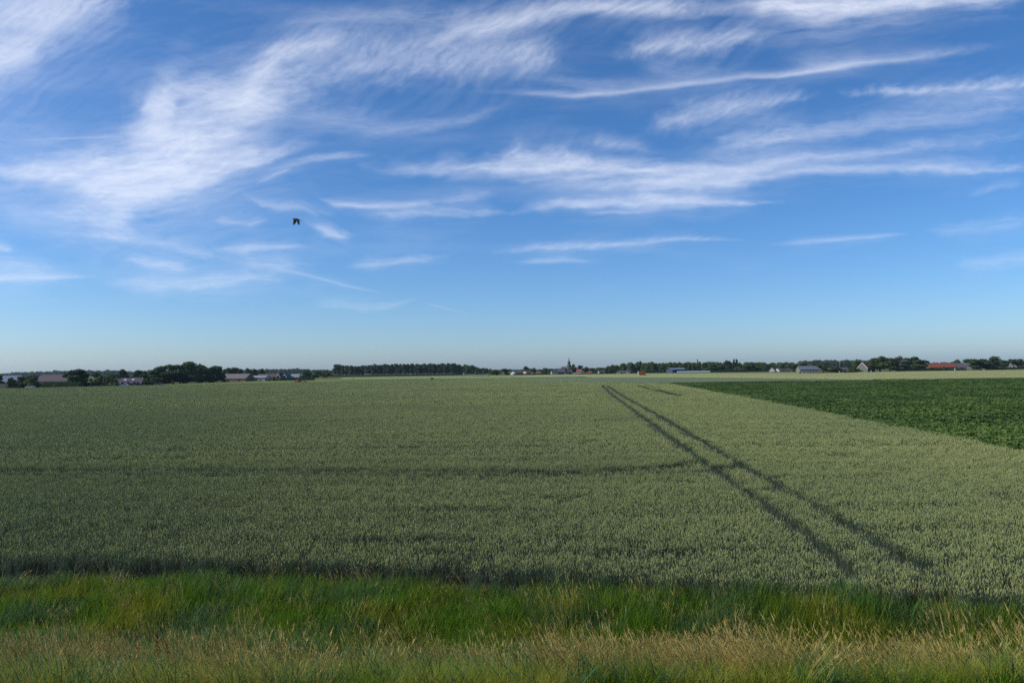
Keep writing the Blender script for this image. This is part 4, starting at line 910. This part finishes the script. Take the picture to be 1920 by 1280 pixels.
def fence():
    D = 342; a = at_depth(-14, 718, D); b = at_depth(82, 718, D); L = float(b[0] - a[0]); h = float(at_depth(38, 718.6, D)[2]); root = empty('board_fence', (float(a[0]), D + 1.5, 0)); tag(root, 'grey upright board fence behind the garden trees at far left', 'fence')
    n = 46; bw = L / n; d = None
    for i in range(n):
        if d is None:
            mb = MB(); mb.box(.01, bw - .03, -.02, .02, .05, h); d = mesh_data('board', mb.v, mb.f, M['grey_wood'])
        o = link('board', d, root); o.location = (i * bw, rnd.uniform(-.015, .015), rnd.uniform(-.06, .04))
    for z in (.5, h - .4):
        mb = MB(); mb.box(0, L, .04, .10, z, z + .12); mb.build('rail', M['grey_wood'], root)
    for i in range(10):
        mb = MB(); x = L * i / 9; mb.box(x - .06, x + .06, .10, .22, 0, h + .1); mb.build('post', M['grey_wood'], root)
fence()
def car(label, px, D, mat, rz=0.0, s=1.0):
    c = at_depth(px, hor(px), D); root = empty('parked_car', (float(c[0]), D, 0), rz); tag(root, label, 'car'); prof = [(-2.1, .35), (-2.12, .8), (-1.5, .95), (-.8, 1.42), (.7, 1.46), (1.35, 1.0), (2.05, .85), (2.12, .4)]
    v = [(x, y, z) for y in (-.82, .82) for x, z in prof]; n = len(prof); f = [tuple(range(n)), tuple(range(2 * n - 1, n - 1, -1))] + [(i, i + n, (i + 1) % n + n, (i + 1) % n) for i in range(n)]
    link('body', mesh_data('body', v, f, M[mat]), root)
    for nm, q in (('side_window', [(-1.25, 1.0), (-.75, 1.36), (.65, 1.39), (1.15, 1.02)]),):
        for y0, y1 in ((-.85, -.82), (.82, .85)): link(nm, mesh_data(nm, [(x, y0, z) for x, z in q] + [(x, y1, z) for x, z in q], [(0, 1, 2, 3), (7, 6, 5, 4), (0, 4, 5, 1), (1, 5, 6, 2), (2, 6, 7, 3), (3, 7, 4, 0)], M['pane']), root)
    for x in (-1.3, 1.3):
        for y in (-.75, .75): wheel(root, x, y, .32, .2)
    root.scale = (s, s, s)
car('pale teal car parked below the larger pale tree by the fence', 58, 337, 'teal', 0.0)
car('white car parked at the left gable of the skylight house', 232, 357, 'trim', .15)
car('dark car parked right of the small trees beside the skylight house', 298, 366, 'slate', .05)
def post(name, label, px, ytop, D, r, mat, cat='post', cap=True, ybot=None):
    t = at_depth(px, ytop, D); root = empty(name, (float(t[0]), D, 0)); tag(root, label, cat); h = float(t[2])
    mb = MB(); mb.tube([(0, 0, 0), (0, 0, h)], [r, r * .8], 8); mb.build('shaft', M[mat], root)
    if cap: mb = MB(); mb.tube([(0, 0, h), (0, 0, h + r)], [r * 1.2, r * .4], 8); mb.build('cap', M[mat], root)
post('mast', 'thin white mast rising behind the low white house', 1574.5, 675.5, 900, .2, 'grey_wall', 'mast')
post('chimney_stack', 'small dark chimney stack rising above the broad wood', 1307.5, 674.2, 1100, .9, 'dark_brick', 'chimney')
post('marker_post', 'short white post at the field edge before the red gable house', 1633.3, 694.4, 575, .22, 'trim')
post('marker_post', 'short white post left of the low white house among bushes', 1566.5, 695.6, 573, .22, 'trim')
post('marker_post', 'white post before the dark roofed barn of the red farm', 1790.3, 690.4, 598, .3, 'trim')
post('marker_post', 'short white post below the big dark trees on the right', 1845, 692, 620, .28, 'trim')
post('marker_post', 'tiny white post in the barley below the white gabled house', 1446, 697.6, 600, .25, 'trim')
post('marker_post', 'tiny white post before the village beside the large purplish house', 1059.5, 699.6, 720, .3, 'trim')
post('marker_post', 'dark short stake on the meadow before the left poplars', 662.5, 708.5, 480, .18, 'dark_door')
post('marker_post', 'slanting pale stake at the right end of the long low shed', 915.5, 705, 480, .12, 'grey_wood')
def bales():
    for px, D, lb in ((810, 430, 'dark low block lying at the far edge of the wheat'),):
        c = at_depth(px, hor(px), D); root = empty('wrapped_bale', (float(c[0]), D, 0.35)); tag(root, lb, 'bale')
        mb = MB(); mb.tube([(-.75, 0, .6), (-.7, 0, .6), (.7, 0, .6), (.75, 0, .6)], [.5, .6, .6, .5], 14); mb.build('wrap', M['dark_door'], root)
bales()
def slab():
    D = 566; a = at_depth(1495, hor(1495), D); o = MB(); o.box(0, 4.2, -.6, .6, 0, .55); o.box(.2, 4.0, -.5, .5, .55, .7); k = o.build('feed_trough', M['white_wall']); k.location = (float(a[0]), D - 9, 0); tag(k, 'low pale trough at the left foot of the grey barn', 'trough')
slab()

# ------------------------------------------------------------------ bird
def bird():
    D = 27.0; p = at_depth(556.5, 411.5, D); m = D / F_PX
    v, f = [], []
    secs = [(-.185, .000, .002, .002), (-.17, .002, .007, .006), (-.155, .006, .020, .019), (-.13, .008, .026, .026), (-.105, .006, .027, .028), (-.07, .0, .042, .046), (-.02, -.004, .048, .052), (.03, -.004, .042, .044), (.08, -.004, .024, .022), (.115, -.008, .018, .011), (.15, -.014, .022, .006), (.195, -.026, .030, .004), (.20, -.028, .012, .003)]
    n = 10
    for x, z, ry, rz in secs:
        for k in range(n): a = 2 * math.pi * k / n; v.append((x, ry * math.cos(a), z + rz * math.sin(a)))
    for i in range(len(secs) - 1):
        for k in range(n): f.append((i * n + k, i * n + (k + 1) % n, (i + 1) * n + (k + 1) % n, (i + 1) * n + k))
    f.append(tuple(range(n - 1, -1, -1))); f.append(tuple((len(secs) - 1) * n + k for k in range(n)))
    def wing(sg, xs, tipx, fwd):
        # chord sections from shoulder to tip; the wing beats downwards
        S = [(0.0, .010, .0, .14), (.035, .020, -.03, .145), (.085, .015, -.09, .14), (.125, -.01, -.15, .12), (.150, -.02, -.20, .085), (.16, -.02, -.24, .035)]
        b = len(v); k = 8
        for i, (y, up, dz, ch) in enumerate(S):
            x0 = xs + tipx * (i / 5) ** 1.4
            for q in range(k):
                a = 2 * math.pi * q / k; cx = -math.cos(a) * ch / 2; th = .008 * (1 - i / 7) * math.sin(a) * (1 - .3 * cx / ch); v.append((x0 + cx + ch * .1, sg * (.015 + y * .55) + th * .8, .012 + dz + up * .3 + th * .6))
        for i in range(len(S) - 1):
            for q in range(k): f.append((b + i * k + q, b + i * k + (q + 1) % k, b + (i + 1) * k + (q + 1) % k, b + (i + 1) * k + q))
        f.append(tuple(b + q for q in range(k))); f.append(tuple(b + 5 * k + q for q in range(k)))
    wing(-1, .02, .085, 0); wing(1, -.065, -.05, 0)
    m_, nt, out = nmat('plumage'); pr = N(nt, 'ShaderNodeBsdfPrincipled'); pr.inputs['Roughness'].default_value = .8
    co = nt.nodes.new('ShaderNodeTexCoord').outputs['Object']; nz = noise(nt, 45.0, 4.0, co, (1, 1, .35)); base = mixc(nt, rng_map(nt, nz, .4, .62), (.30, .19, .12), (.12, .08, .055))
    nt.links.new(base, pr.inputs['Base Color']); nt.links.new(pr.outputs[0], out.inputs[0])
    o = link('bird', mesh_data('bird', v, f, m_, smooth=True)); md = o.modifiers.new('join', 'REMESH'); md.mode = 'VOXEL'; md.voxel_size = .004; md.use_smooth_shade = True
    o.location = tuple(float(q) for q in p); o.rotation_euler = (R(6), R(4), R(20)); o.scale = (.9,) * 3; tag(o, 'brown bird flying left with both wings beaten down', 'bird')
bird()

# ------------------------------------------------------------------ cirrus: a thin sheet high up, opacity from feathered strokes
def build_cirrus():
    step = 2.5; gx = np.arange(-430, 2350, step); gy = np.arange(-330, 606, step); X, Y = np.meshgrid(gx, gy); dens = np.zeros_like(X)
    wx = 20 * fbm(X / 150, Y / 90, 3, 101) + 6 * fbm(X / 40, Y / 25, 2, 111); wy = 12 * fbm(X / 160, Y / 100, 3, 121) + 4 * fbm(X / 45, Y / 22, 2, 131)
    def stroke(pts, fib=(70, 7), ang=0.0, soft=1.0, warp=1.0, ragged=.75, seed=0):
        nonlocal dens
        P = np.array(pts, float); best = np.full(X.shape, 1e9); V = np.zeros_like(X); Wd = np.ones_like(X); A = np.zeros_like(X); U = np.zeros_like(X); arc = 0.0
        mx = P[:, 2].max() * 3 + 40
        sx = slice(max(0, int((P[:, 0].min() - mx + 430) / step)), int((P[:, 0].max() + mx + 430) / step) + 1); sy = slice(max(0, int((P[:, 1].min() - mx + 330) / step)), int((P[:, 1].max() + mx + 330) / step) + 1)
        x = X[sy, sx] + warp * wx[sy, sx]; y = Y[sy, sx] + warp * wy[sy, sx]
        if x.size == 0: return
        b = np.full(x.shape, 1e9); vv = np.zeros_like(x); ww = np.ones_like(x); aa = np.zeros_like(x); uu = np.zeros_like(x); endf = np.ones_like(x)
        for i, (p, q) in enumerate(zip(P[:-1], P[1:])):
            dx, dy = q[0] - p[0], q[1] - p[1]; L = math.hypot(dx, dy); t0 = ((x - p[0]) * dx + (y - p[1]) * dy) / (L * L); t = np.clip(t0, 0, 1)
            d = np.hypot(x - p[0] - t * dx, y - p[1] - t * dy); m = d < b; sgn = np.sign((x - p[0]) * dy - (y - p[1]) * dx)
            b = np.where(m, d, b); vv = np.where(m, d * sgn, vv); ww = np.where(m, p[2] + t * (q[2] - p[2]), ww); aa = np.where(m, p[3] + t * (q[3] - p[3]), aa); uu = np.where(m, arc + t * L, uu); arc += L
        ca, sa = math.cos(ang), math.sin(ang); fx = x * ca + y * sa; fy = -x * sa + y * ca
        bend = 6 * fbm(x / 120, y / 70, 2, 190 + seed)            # fibres wander a little
        n0 = fbm(fx / (fib[0] * .9), fy / (fib[1] * 3.0), 3, 150 + seed); n1 = fbm(fx / (fib[0] * 1.3), (fy + bend) / (fib[1] * .95), 5, 140 + seed, .62)
        n2 = fbm((fx + bend) / 34, (fy + bend) / 9, 4, 170 + seed, .62); n3 = fbm(fx / 14, fy / 3.6, 2, 180)
        T = arc; endf = sstep(-.02, .22, uu / T + .10 * n0) * sstep(-.02, .22, (T - uu) / T + .10 * n2); aa = aa * (.25 + .75 * endf)
        s = vv / (ww * (1.0 + .38 * ragged * n0)); up = np.where(s > 0, s / (1.35 * soft), -s / (.85 * soft)); prof = np.exp(-.95 * np.abs(up) ** 1.7)
        cov = prof * 1.18 + ragged * np.sqrt(prof) * (.62 * n1 + .40 * n2 + .20 * n3 + .15 * n0) - .10
        d = np.clip(aa * .80 * np.clip(cov, 0, 1.2) ** 1.4, 0, .92)
        n4 = fbm(fx / 190, (fy + bend) / 17, 5, 195 + seed, .58); halo = np.exp(-.7 * (vv / (1.9 * ww + 5)) ** 2) * aa * .44 * np.clip(.36 + .70 * n4, 0, 1)
        d = 1 - (1 - d) * (1 - np.clip(halo, 0, .5) * (.3 + .7 * endf))
        dens[sy, sx] = 1 - (1 - dens[sy, sx]) * (1 - d)
    S = stroke
    # top left bank
    S([(-120, 130, 80, .45), (20, 90, 75, .55), (110, 35, 55, .50), (240, -30, 50, .42)], (90, 12), -.6, seed=1)
    S([(-140, 40, 70, .35), (60, 20, 70, .40), (180, -60, 60, .4)], (120, 10), -.5, seed=2); S([(-60, 135, 30, .35), (30, 118, 30, .40), (70, 80, 20, .2)], (60, 10), -.5, seed=3)
    # the main plume
    S([(-60, 322, 14, .5), (60, 328, 18, .62), (150, 330, 36, .72), (240, 330, 62, .80), (330, 300, 80, .85), (420, 245, 75, .72), (480, 190, 60, .52), (560, 150, 50, .42), (660, 120, 40, .22)], (80, 10), -.25, seed=4, ragged=.6)
    S([(60, 325, 20, .5), (150, 350, 34, .6), (230, 372, 45, .66), (330, 345, 34, .60), (430, 312, 26, .66), (522, 287, 14, .66), (590, 268, 8, .3)], (70, 8), -.35, seed=5, ragged=.55)
    S([(262, 188, 20, .55), (300, 200, 42, .80), (335, 215, 26, .45)], (50, 14), .5, seed=6, ragged=.35, warp=.7)
    S([(300, 160, 14, .25), (400, 185, 22, .42), (490, 205, 26, .40), (560, 215, 20, .2)], (60, 6), .22, seed=7)
    S([(235, 262, 18, .5), (270, 255, 24, .55), (330, 262, 28, .45)], (50, 8), -.3, seed=8, ragged=.4)
    S([(440, 230, 25, .2), (480, 150, 22, .55), (530, 105, 24, .58), (600, 82, 22, .45), (690, 66, 14, .15)], (55, 8), -.6, seed=9)
    S([(80, 395, 12, .3), (160, 405, 22, .35), (235, 430, 40, .42), (260, 455, 30, .2)], (60, 8), .35, seed=10)
    S([(-60, 330, 50, .16), (60, 400, 50, .2), (160, 450, 40, .15)], (140, 14), .1, seed=11); S([(-80, 250, 60, .12), (60, 300, 50, .16), (140, 300, 30, .2)], (140, 14), .1, seed=12)
    # veil at the top middle
    S([(480, 60, 14, .1), (620, 38, 14, .22), (740, 26, 16, .24), (860, 40, 20, .2)], (120, 6), -.05, seed=13)
    S([(560, 150, 40, .2), (680, 120, 45, .36), (800, 115, 45, .34), (930, 110, 40, .36), (1040, 95, 26, .32), (1060, 90, 12, .1)], (45, 16), -.7, seed=14, ragged=1.0)
    S([(785, 88, 14, .4), (850, 66, 22, .60), (930, 50, 24, .58), (1000, 28, 20, .6), (1100, 14, 22, .62), (1220, 18, 20, .58), (1320, 14, 16, .58), (1365, 18, 10, .6)], (55, 9), -.45, seed=15, ragged=.6)
    S([(1340, 16, 10, .55), (1420, 12, 24, .82), (1500, 16, 34, .92), (1600, 12, 32, .90), (1720, 4, 26, .80), (1830, -2, 20, .6), (1950, -12, 16, .5)], (90, 12), -.15, seed=16, ragged=.5)
    S([(1500, 48, 10, .3), (1530, 44, 14, .35), (1600, 30, 12, .25)], (60, 9), -.2, seed=17)
    S([(960, 150, 26, .12), (1010, 110, 32, .3), (1050, 95, 20, .25)], (40, 14), -.8, seed=18, ragged=1.1)
    S([(1160, 108, 12, .35), (1230, 92, 20, .40), (1320, 84, 20, .42), (1400, 70, 20, .38), (1470, 68, 10, .18)], (40, 8), -.55, seed=19, ragged=.9)
    # long bright thread
    S([(900, 172, 5, .12), (990, 175, 7, .34), (1075, 182, 7, .42), (1170, 173, 6, .38), (1280, 158, 6, .40), (1400, 143, 6, .46), (1460, 143, 6, .55), (1530, 133, 7, .55), (1600, 121, 8, .52), (1690, 112, 8, .38), (1790, 98, 9, .26), (1900, 84, 9, .12)], (160, 5), -.1, warp=.25, ragged=.35, seed=20)
    S([(1010, 150, 16, .12), (1120, 165, 14, .16), (1300, 152, 12, .12)], (160, 5), .05, seed=21, warp=.4); S([(1490, 120, 12, .16), (1590, 118, 12, .2), (1640, 114, 8, .1)], (120, 6), .15, warp=.4, seed=22)
    S([(1200, 120, 18, .1), (1260, 138, 16, .13), (1360, 138, 14, .1)], (160, 5), .1, warp=.4, seed=23)
    S([(1580, 176, 8, .30), (1650, 174, 9, .42), (1720, 174, 8, .42), (1800, 167, 9, .46), (1930, 155, 9, .58), (2050, 144, 9, .5)], (30, 10), -.4, warp=.5, ragged=.9, seed=24)
    S([(1225, 246, 12, .30), (1280, 225, 22, .40), (1340, 208, 24, .42), (1420, 194, 18, .36), (1510, 178, 9, .30), (1540, 174, 6, .1)], (38, 8), -.55, ragged=.9, seed=25)
    S([(1480, 238, 14, .22), (1560, 240, 18, .28), (1700, 230, 20, .26), (1820, 212, 24, .22), (1950, 190, 28, .22)], (190, 8), -.1, seed=26); S([(1680, 195, 18, .1), (1800, 190, 18, .14), (1950, 172, 16, .12)], (190, 8), -.1, seed=27)
    S([(1100, 262, 10, .2), (1140, 265, 14, .26), (1230, 285, 8, .1)], (40, 12), -.6, seed=28); S([(1320, 285, 14, .25), (1390, 270, 24, .40), (1450, 262, 24, .40), (1520, 258, 16, .3), (1600, 250, 12, .15)], (60, 9), -.15, seed=29, ragged=.9)
    # the wide middle band
    S([(680, 312, 9, .30), (740, 318, 12, .42), (830, 316, 15, .52), (900, 320, 14, .58), (980, 312, 18, .62), (1060, 312, 20, .66), (1150, 320, 16, .60), (1260, 322, 14, .58), (1370, 318, 14, .60), (1450, 306, 12, .50), (1560, 295, 12, .40), (1680, 284, 12, .34), (1800, 270, 12, .26), (1940, 250, 14, .24)], (70, 7), -.12, ragged=.6, seed=30)
    S([(920, 298, 14, .2), (960, 292, 16, .4), (1060, 296, 18, .42), (1130, 308, 12, .2)], (34, 14), -.7, ragged=1.0, seed=31)
    S([(1250, 330, 10, .3), (1360, 335, 12, .36), (1500, 322, 11, .44), (1600, 322, 12, .40), (1740, 314, 13, .42), (1830, 318, 14, .44), (1950, 318, 12, .46)], (150, 6), -.03, ragged=.5, seed=32)
    S([(960, 334, 8, .2), (1080, 334, 8, .3), (1180, 330, 8, .2)], (160, 5), 0, seed=33); S([(1010, 350, 9, .2), (1120, 352, 12, .32), (1200, 345, 14, .42), (1300, 345, 18, .50), (1400, 340, 16, .42), (1450, 330, 8, .2)], (90, 7), -.18, seed=34, ragged=.7)
    S([(960, 404, 6, .3), (1000, 390, 9, .50), (1060, 385, 11, .56), (1130, 384, 14, .58), (1220, 380, 15, .56), (1320, 380, 9, .56), (1400, 379, 7, .50), (1470, 377, 4, .25)], (80, 7), -.1, ragged=.55, seed=35)
    S([(1180, 365, 12, .3), (1260, 352, 14, .42), (1330, 362, 12, .35)], (70, 7), -.25, seed=36); S([(1105, 400, 4, .2), (1170, 400, 4, .3), (1240, 394, 4, .2)], (90, 5), 0, warp=.4, seed=37)
    S([(640, 250, 14, .14), (720, 246, 14, .22), (800, 240, 13, .24), (870, 225, 10, .2), (950, 195, 7, .14)], (160, 5), -.15, seed=38, warp=.6); S([(540, 215, 24, .16), (620, 225, 24, .2), (720, 230, 18, .16)], (160, 6), .05, seed=39)
    S([(505, 318, 7, .2), (580, 300, 7, .3), (640, 293, 6, .3), (700, 290, 4, .16)], (150, 4), -.1, warp=.35, seed=40); S([(482, 342, 3, .3), (515, 328, 4, .34), (545, 318, 3, .2)], (80, 4), -.3, warp=.2, seed=41)
    S([(600, 374, 4, .35), (630, 384, 6, .46), (700, 388, 7, .44), (770, 385, 6, .42), (825, 377, 4, .25)], (90, 5), 0, warp=.4, ragged=.5, seed=42)
    S([(460, 370, 5, .2), (490, 388, 8, .32), (560, 398, 8, .30), (620, 402, 8, .2)], (80, 6), .2, seed=43); S([(575, 420, 8, .25), (605, 434, 12, .42), (635, 440, 9, .42), (668, 436, 5, .2)], (50, 8), .3, ragged=.5, seed=44)
    S([(680, 398, 12, .16), (740, 408, 14, .28), (800, 400, 15, .28), (880, 392, 12, .24), (960, 402, 6, .2)], (90, 7), -.05, ragged=.9, seed=45); S([(820, 372, 9, .15), (870, 367, 9, .25), (930, 360, 8, .1)], (50, 7), 0, seed=46)
    S([(400, 410, 6, .2), (470, 416, 8, .28), (500, 412, 6, .3)], (60, 6), -.1, seed=47); S([(120, 440, 8, .2), (220, 452, 10, .28), (330, 466, 10, .26), (430, 484, 10, .2)], (90, 6), .18, seed=48)
    S([(390, 466, 7, .25), (450, 470, 11, .36), (520, 468, 9, .32), (590, 464, 8, .14)], (90, 6), 0, seed=49); S([(230, 490, 10, .25), (300, 498, 12, .36), (360, 500, 8, .25)], (90, 6), .03, seed=50)
    S([(190, 535, 10, .2), (300, 538, 13, .34), (400, 526, 13, .36), (480, 520, 10, .28), (560, 515, 8, .1)], (140, 7), -.06, seed=51, ragged=.6); S([(430, 488, 12, .2), (520, 500, 12, .26), (580, 500, 8, .14)], (90, 6), .1, seed=52)
    S([(-100, 470, 10, .4), (0, 464, 8, .38), (40, 472, 6, .25)], (90, 6), 0, seed=53); S([(-100, 498, 16, .35), (60, 505, 14, .28), (120, 510, 10, .16)], (120, 6), .05, seed=54); S([(-100, 526, 8, .45), (40, 522, 8, .42), (110, 520, 5, .42), (175, 519, 3, .25)], (120, 5), 0, warp=.3, ragged=.4, seed=55)
    S([(645, 502, 5, .15), (690, 496, 9, .32), (750, 492, 7, .32), (840, 482, 5, .16)], (60, 6), -.1, seed=56, warp=.5)
    S([(930, 474, 5, .2), (1000, 466, 6, .34), (1080, 462, 7, .38), (1180, 456, 6, .36), (1290, 446, 5, .26), (1350, 448, 4, .18), (1410, 452, 3, .14)], (40, 7), -.3, warp=.4, ragged=.8, seed=57)
    S([(965, 492, 3, .18), (1030, 489, 5, .28), (1060, 486, 5, .28), (1130, 491, 3, .14)], (90, 5), 0, warp=.3, seed=58); S([(1440, 460, 4, .14), (1510, 455, 5, .30), (1600, 447, 4, .30), (1700, 438, 2.4, .34)], (120, 4), -.08, warp=.15, ragged=.3, seed=59)
    S([(500, 500, 3, .14), (580, 518, 3, .25), (650, 536, 2.6, .25), (720, 551, 2, .1)], (120, 4), .2, warp=.15, ragged=.3, seed=60); S([(570, 575, 5, .1), (640, 572, 7, .2), (680, 578, 8, .3), (730, 572, 6, .2), (790, 556, 4, .1)], (90, 6), -.05, warp=.5, seed=61)
    S([(790, 566, 2, .08), (830, 577, 2.2, .2), (885, 591, 1.8, .12)], (120, 4), .2, warp=.1, ragged=.2, seed=62); S([(30, 264, 1.8, .1), (140, 259, 1.8, .25), (245, 256, 1.8, .2)], (120, 4), 0, warp=.08, ragged=.2, seed=63)
    S([(1720, 432, 10, .1), (1810, 428, 12, .18), (1950, 416, 14, .16)], (140, 6), -.05, seed=64); S([(1780, 495, 10, .08), (1880, 490, 12, .2), (1990, 480, 14, .2)], (90, 6), -.1, seed=65); S([(1820, 368, 8, .1), (1870, 355, 8, .16), (1920, 345, 8, .1)], (60, 6), -.3, seed=66)
    # the same kind of sky goes on outside the picture
    g = np.random.default_rng(5)
    for k in range(26):
        x0 = g.uniform(-430, 2200); y0 = g.uniform(-330, 560)
        if -150 < x0 < 1930 and y0 > -40: continue
        L = g.uniform(150, 380); S([(x0, y0, 8, .1), (x0 + L * .5, y0 - L * .05, g.uniform(12, 30), g.uniform(.25, .6)), (x0 + L, y0 - L * .12, 8, .1)], (80, 8), -.2, seed=70 + k % 9)
    # thin overall milkiness in long streaks
    dens = 1 - (1 - dens) * (1 - np.clip(.13 * (fbm(X / 300, Y / 55, 5, 200, .6) + .12) * (.5 + .5 * sstep(1700, 500, X)), 0, .16))
    ex = sstep(-430, -250, X) * sstep(2350, 2150, X) * sstep(-330, -230, Y) * sstep(606, 560, Y); dens *= ex
    dens = np.clip(dens - .02, 0, 1) / .98
    ALT = 7000.0; d = rays(X, Y); t = (ALT - CAM_H) / d[..., 2]; P = d * t[..., None]; P[..., 2] += CAM_H
    ny, nx = X.shape; keepv = dens > 0.003; q = (keepv[:-1, :-1] | keepv[1:, :-1] | keepv[:-1, 1:] | keepv[1:, 1:]); jj, ii = np.nonzero(q)
    idx = jj * nx + ii; F = np.stack([idx, idx + 1, idx + nx + 1, idx + nx], -1); used = np.unique(F); rem = np.full(nx * ny, -1); rem[used] = np.arange(len(used)); F = rem[F]; V = P.reshape(-1, 3)[used]; dn = dens.reshape(-1)[used]
    me = bpy.data.meshes.new('cirrus_clouds'); me.vertices.add(len(V)); me.vertices.foreach_set('co', V.astype(np.float32).ravel()); me.loops.add(F.size); me.loops.foreach_set('vertex_index', F.ravel().astype(np.int32))
    me.polygons.add(len(F)); me.polygons.foreach_set('loop_start', (np.arange(len(F)) * 4).astype(np.int32)); me.update(calc_edges=True); me.polygons.foreach_set('use_smooth', np.ones(len(F), bool))
    a = me.attributes.new('cover', 'FLOAT', 'POINT'); a.data.foreach_set('value', dn.astype(np.float32))
    m_, nt, out = nmat('cirrus'); at = nt.nodes.new('ShaderNodeAttribute'); at.attribute_name = 'cover'
    tr = nt.nodes.new('ShaderNodeBsdfTransparent'); tl = nt.nodes.new('ShaderNodeBsdfTranslucent'); tl.inputs[0].default_value = (.95, .94, .90, 1); mx = nt.nodes.new('ShaderNodeMixShader')
    nz = noise(nt, 1 / 900.0, 4.0, None, (.5, 1, 1)); fac = mth(nt, 'MULTIPLY', at.outputs['Fac'], mth(nt, 'MULTIPLY', rng_map(nt, nz, -.7, .60), .84), clamp=True)
    nt.links.new(fac, mx.inputs[0]); nt.links.new(tr.outputs[0], mx.inputs[1]); nt.links.new(tl.outputs[0], mx.inputs[2]); nt.links.new(mx.outputs[0], out.inputs[0])
    me.materials.append(m_); o = link('cirrus_clouds', me); tag(o, 'feathery white cirrus clouds sweeping across the blue sky', 'clouds', kind='stuff')
build_cirrus()

# ------------------------------------------------------------------ haze: one closed box of thin air
def build_haze():
    mb = MB(); mb.box(-6100, 6100, -400, 6100, -1.5, 62); m, nt, out = nmat('haze'); v = nt.nodes.new('ShaderNodeVolumePrincipled')
    v.inputs['Color'].default_value = (.62, .82, 1.0, 1); v.inputs['Density'].default_value = 0.00005; v.inputs['Anisotropy'].default_value = 0.2
    nt.links.new(v.outputs[0], out.inputs['Volume']); o = mb.build('haze', m); tag(o, 'thin bluish summer haze over the fields', kind='stuff')
build_haze()
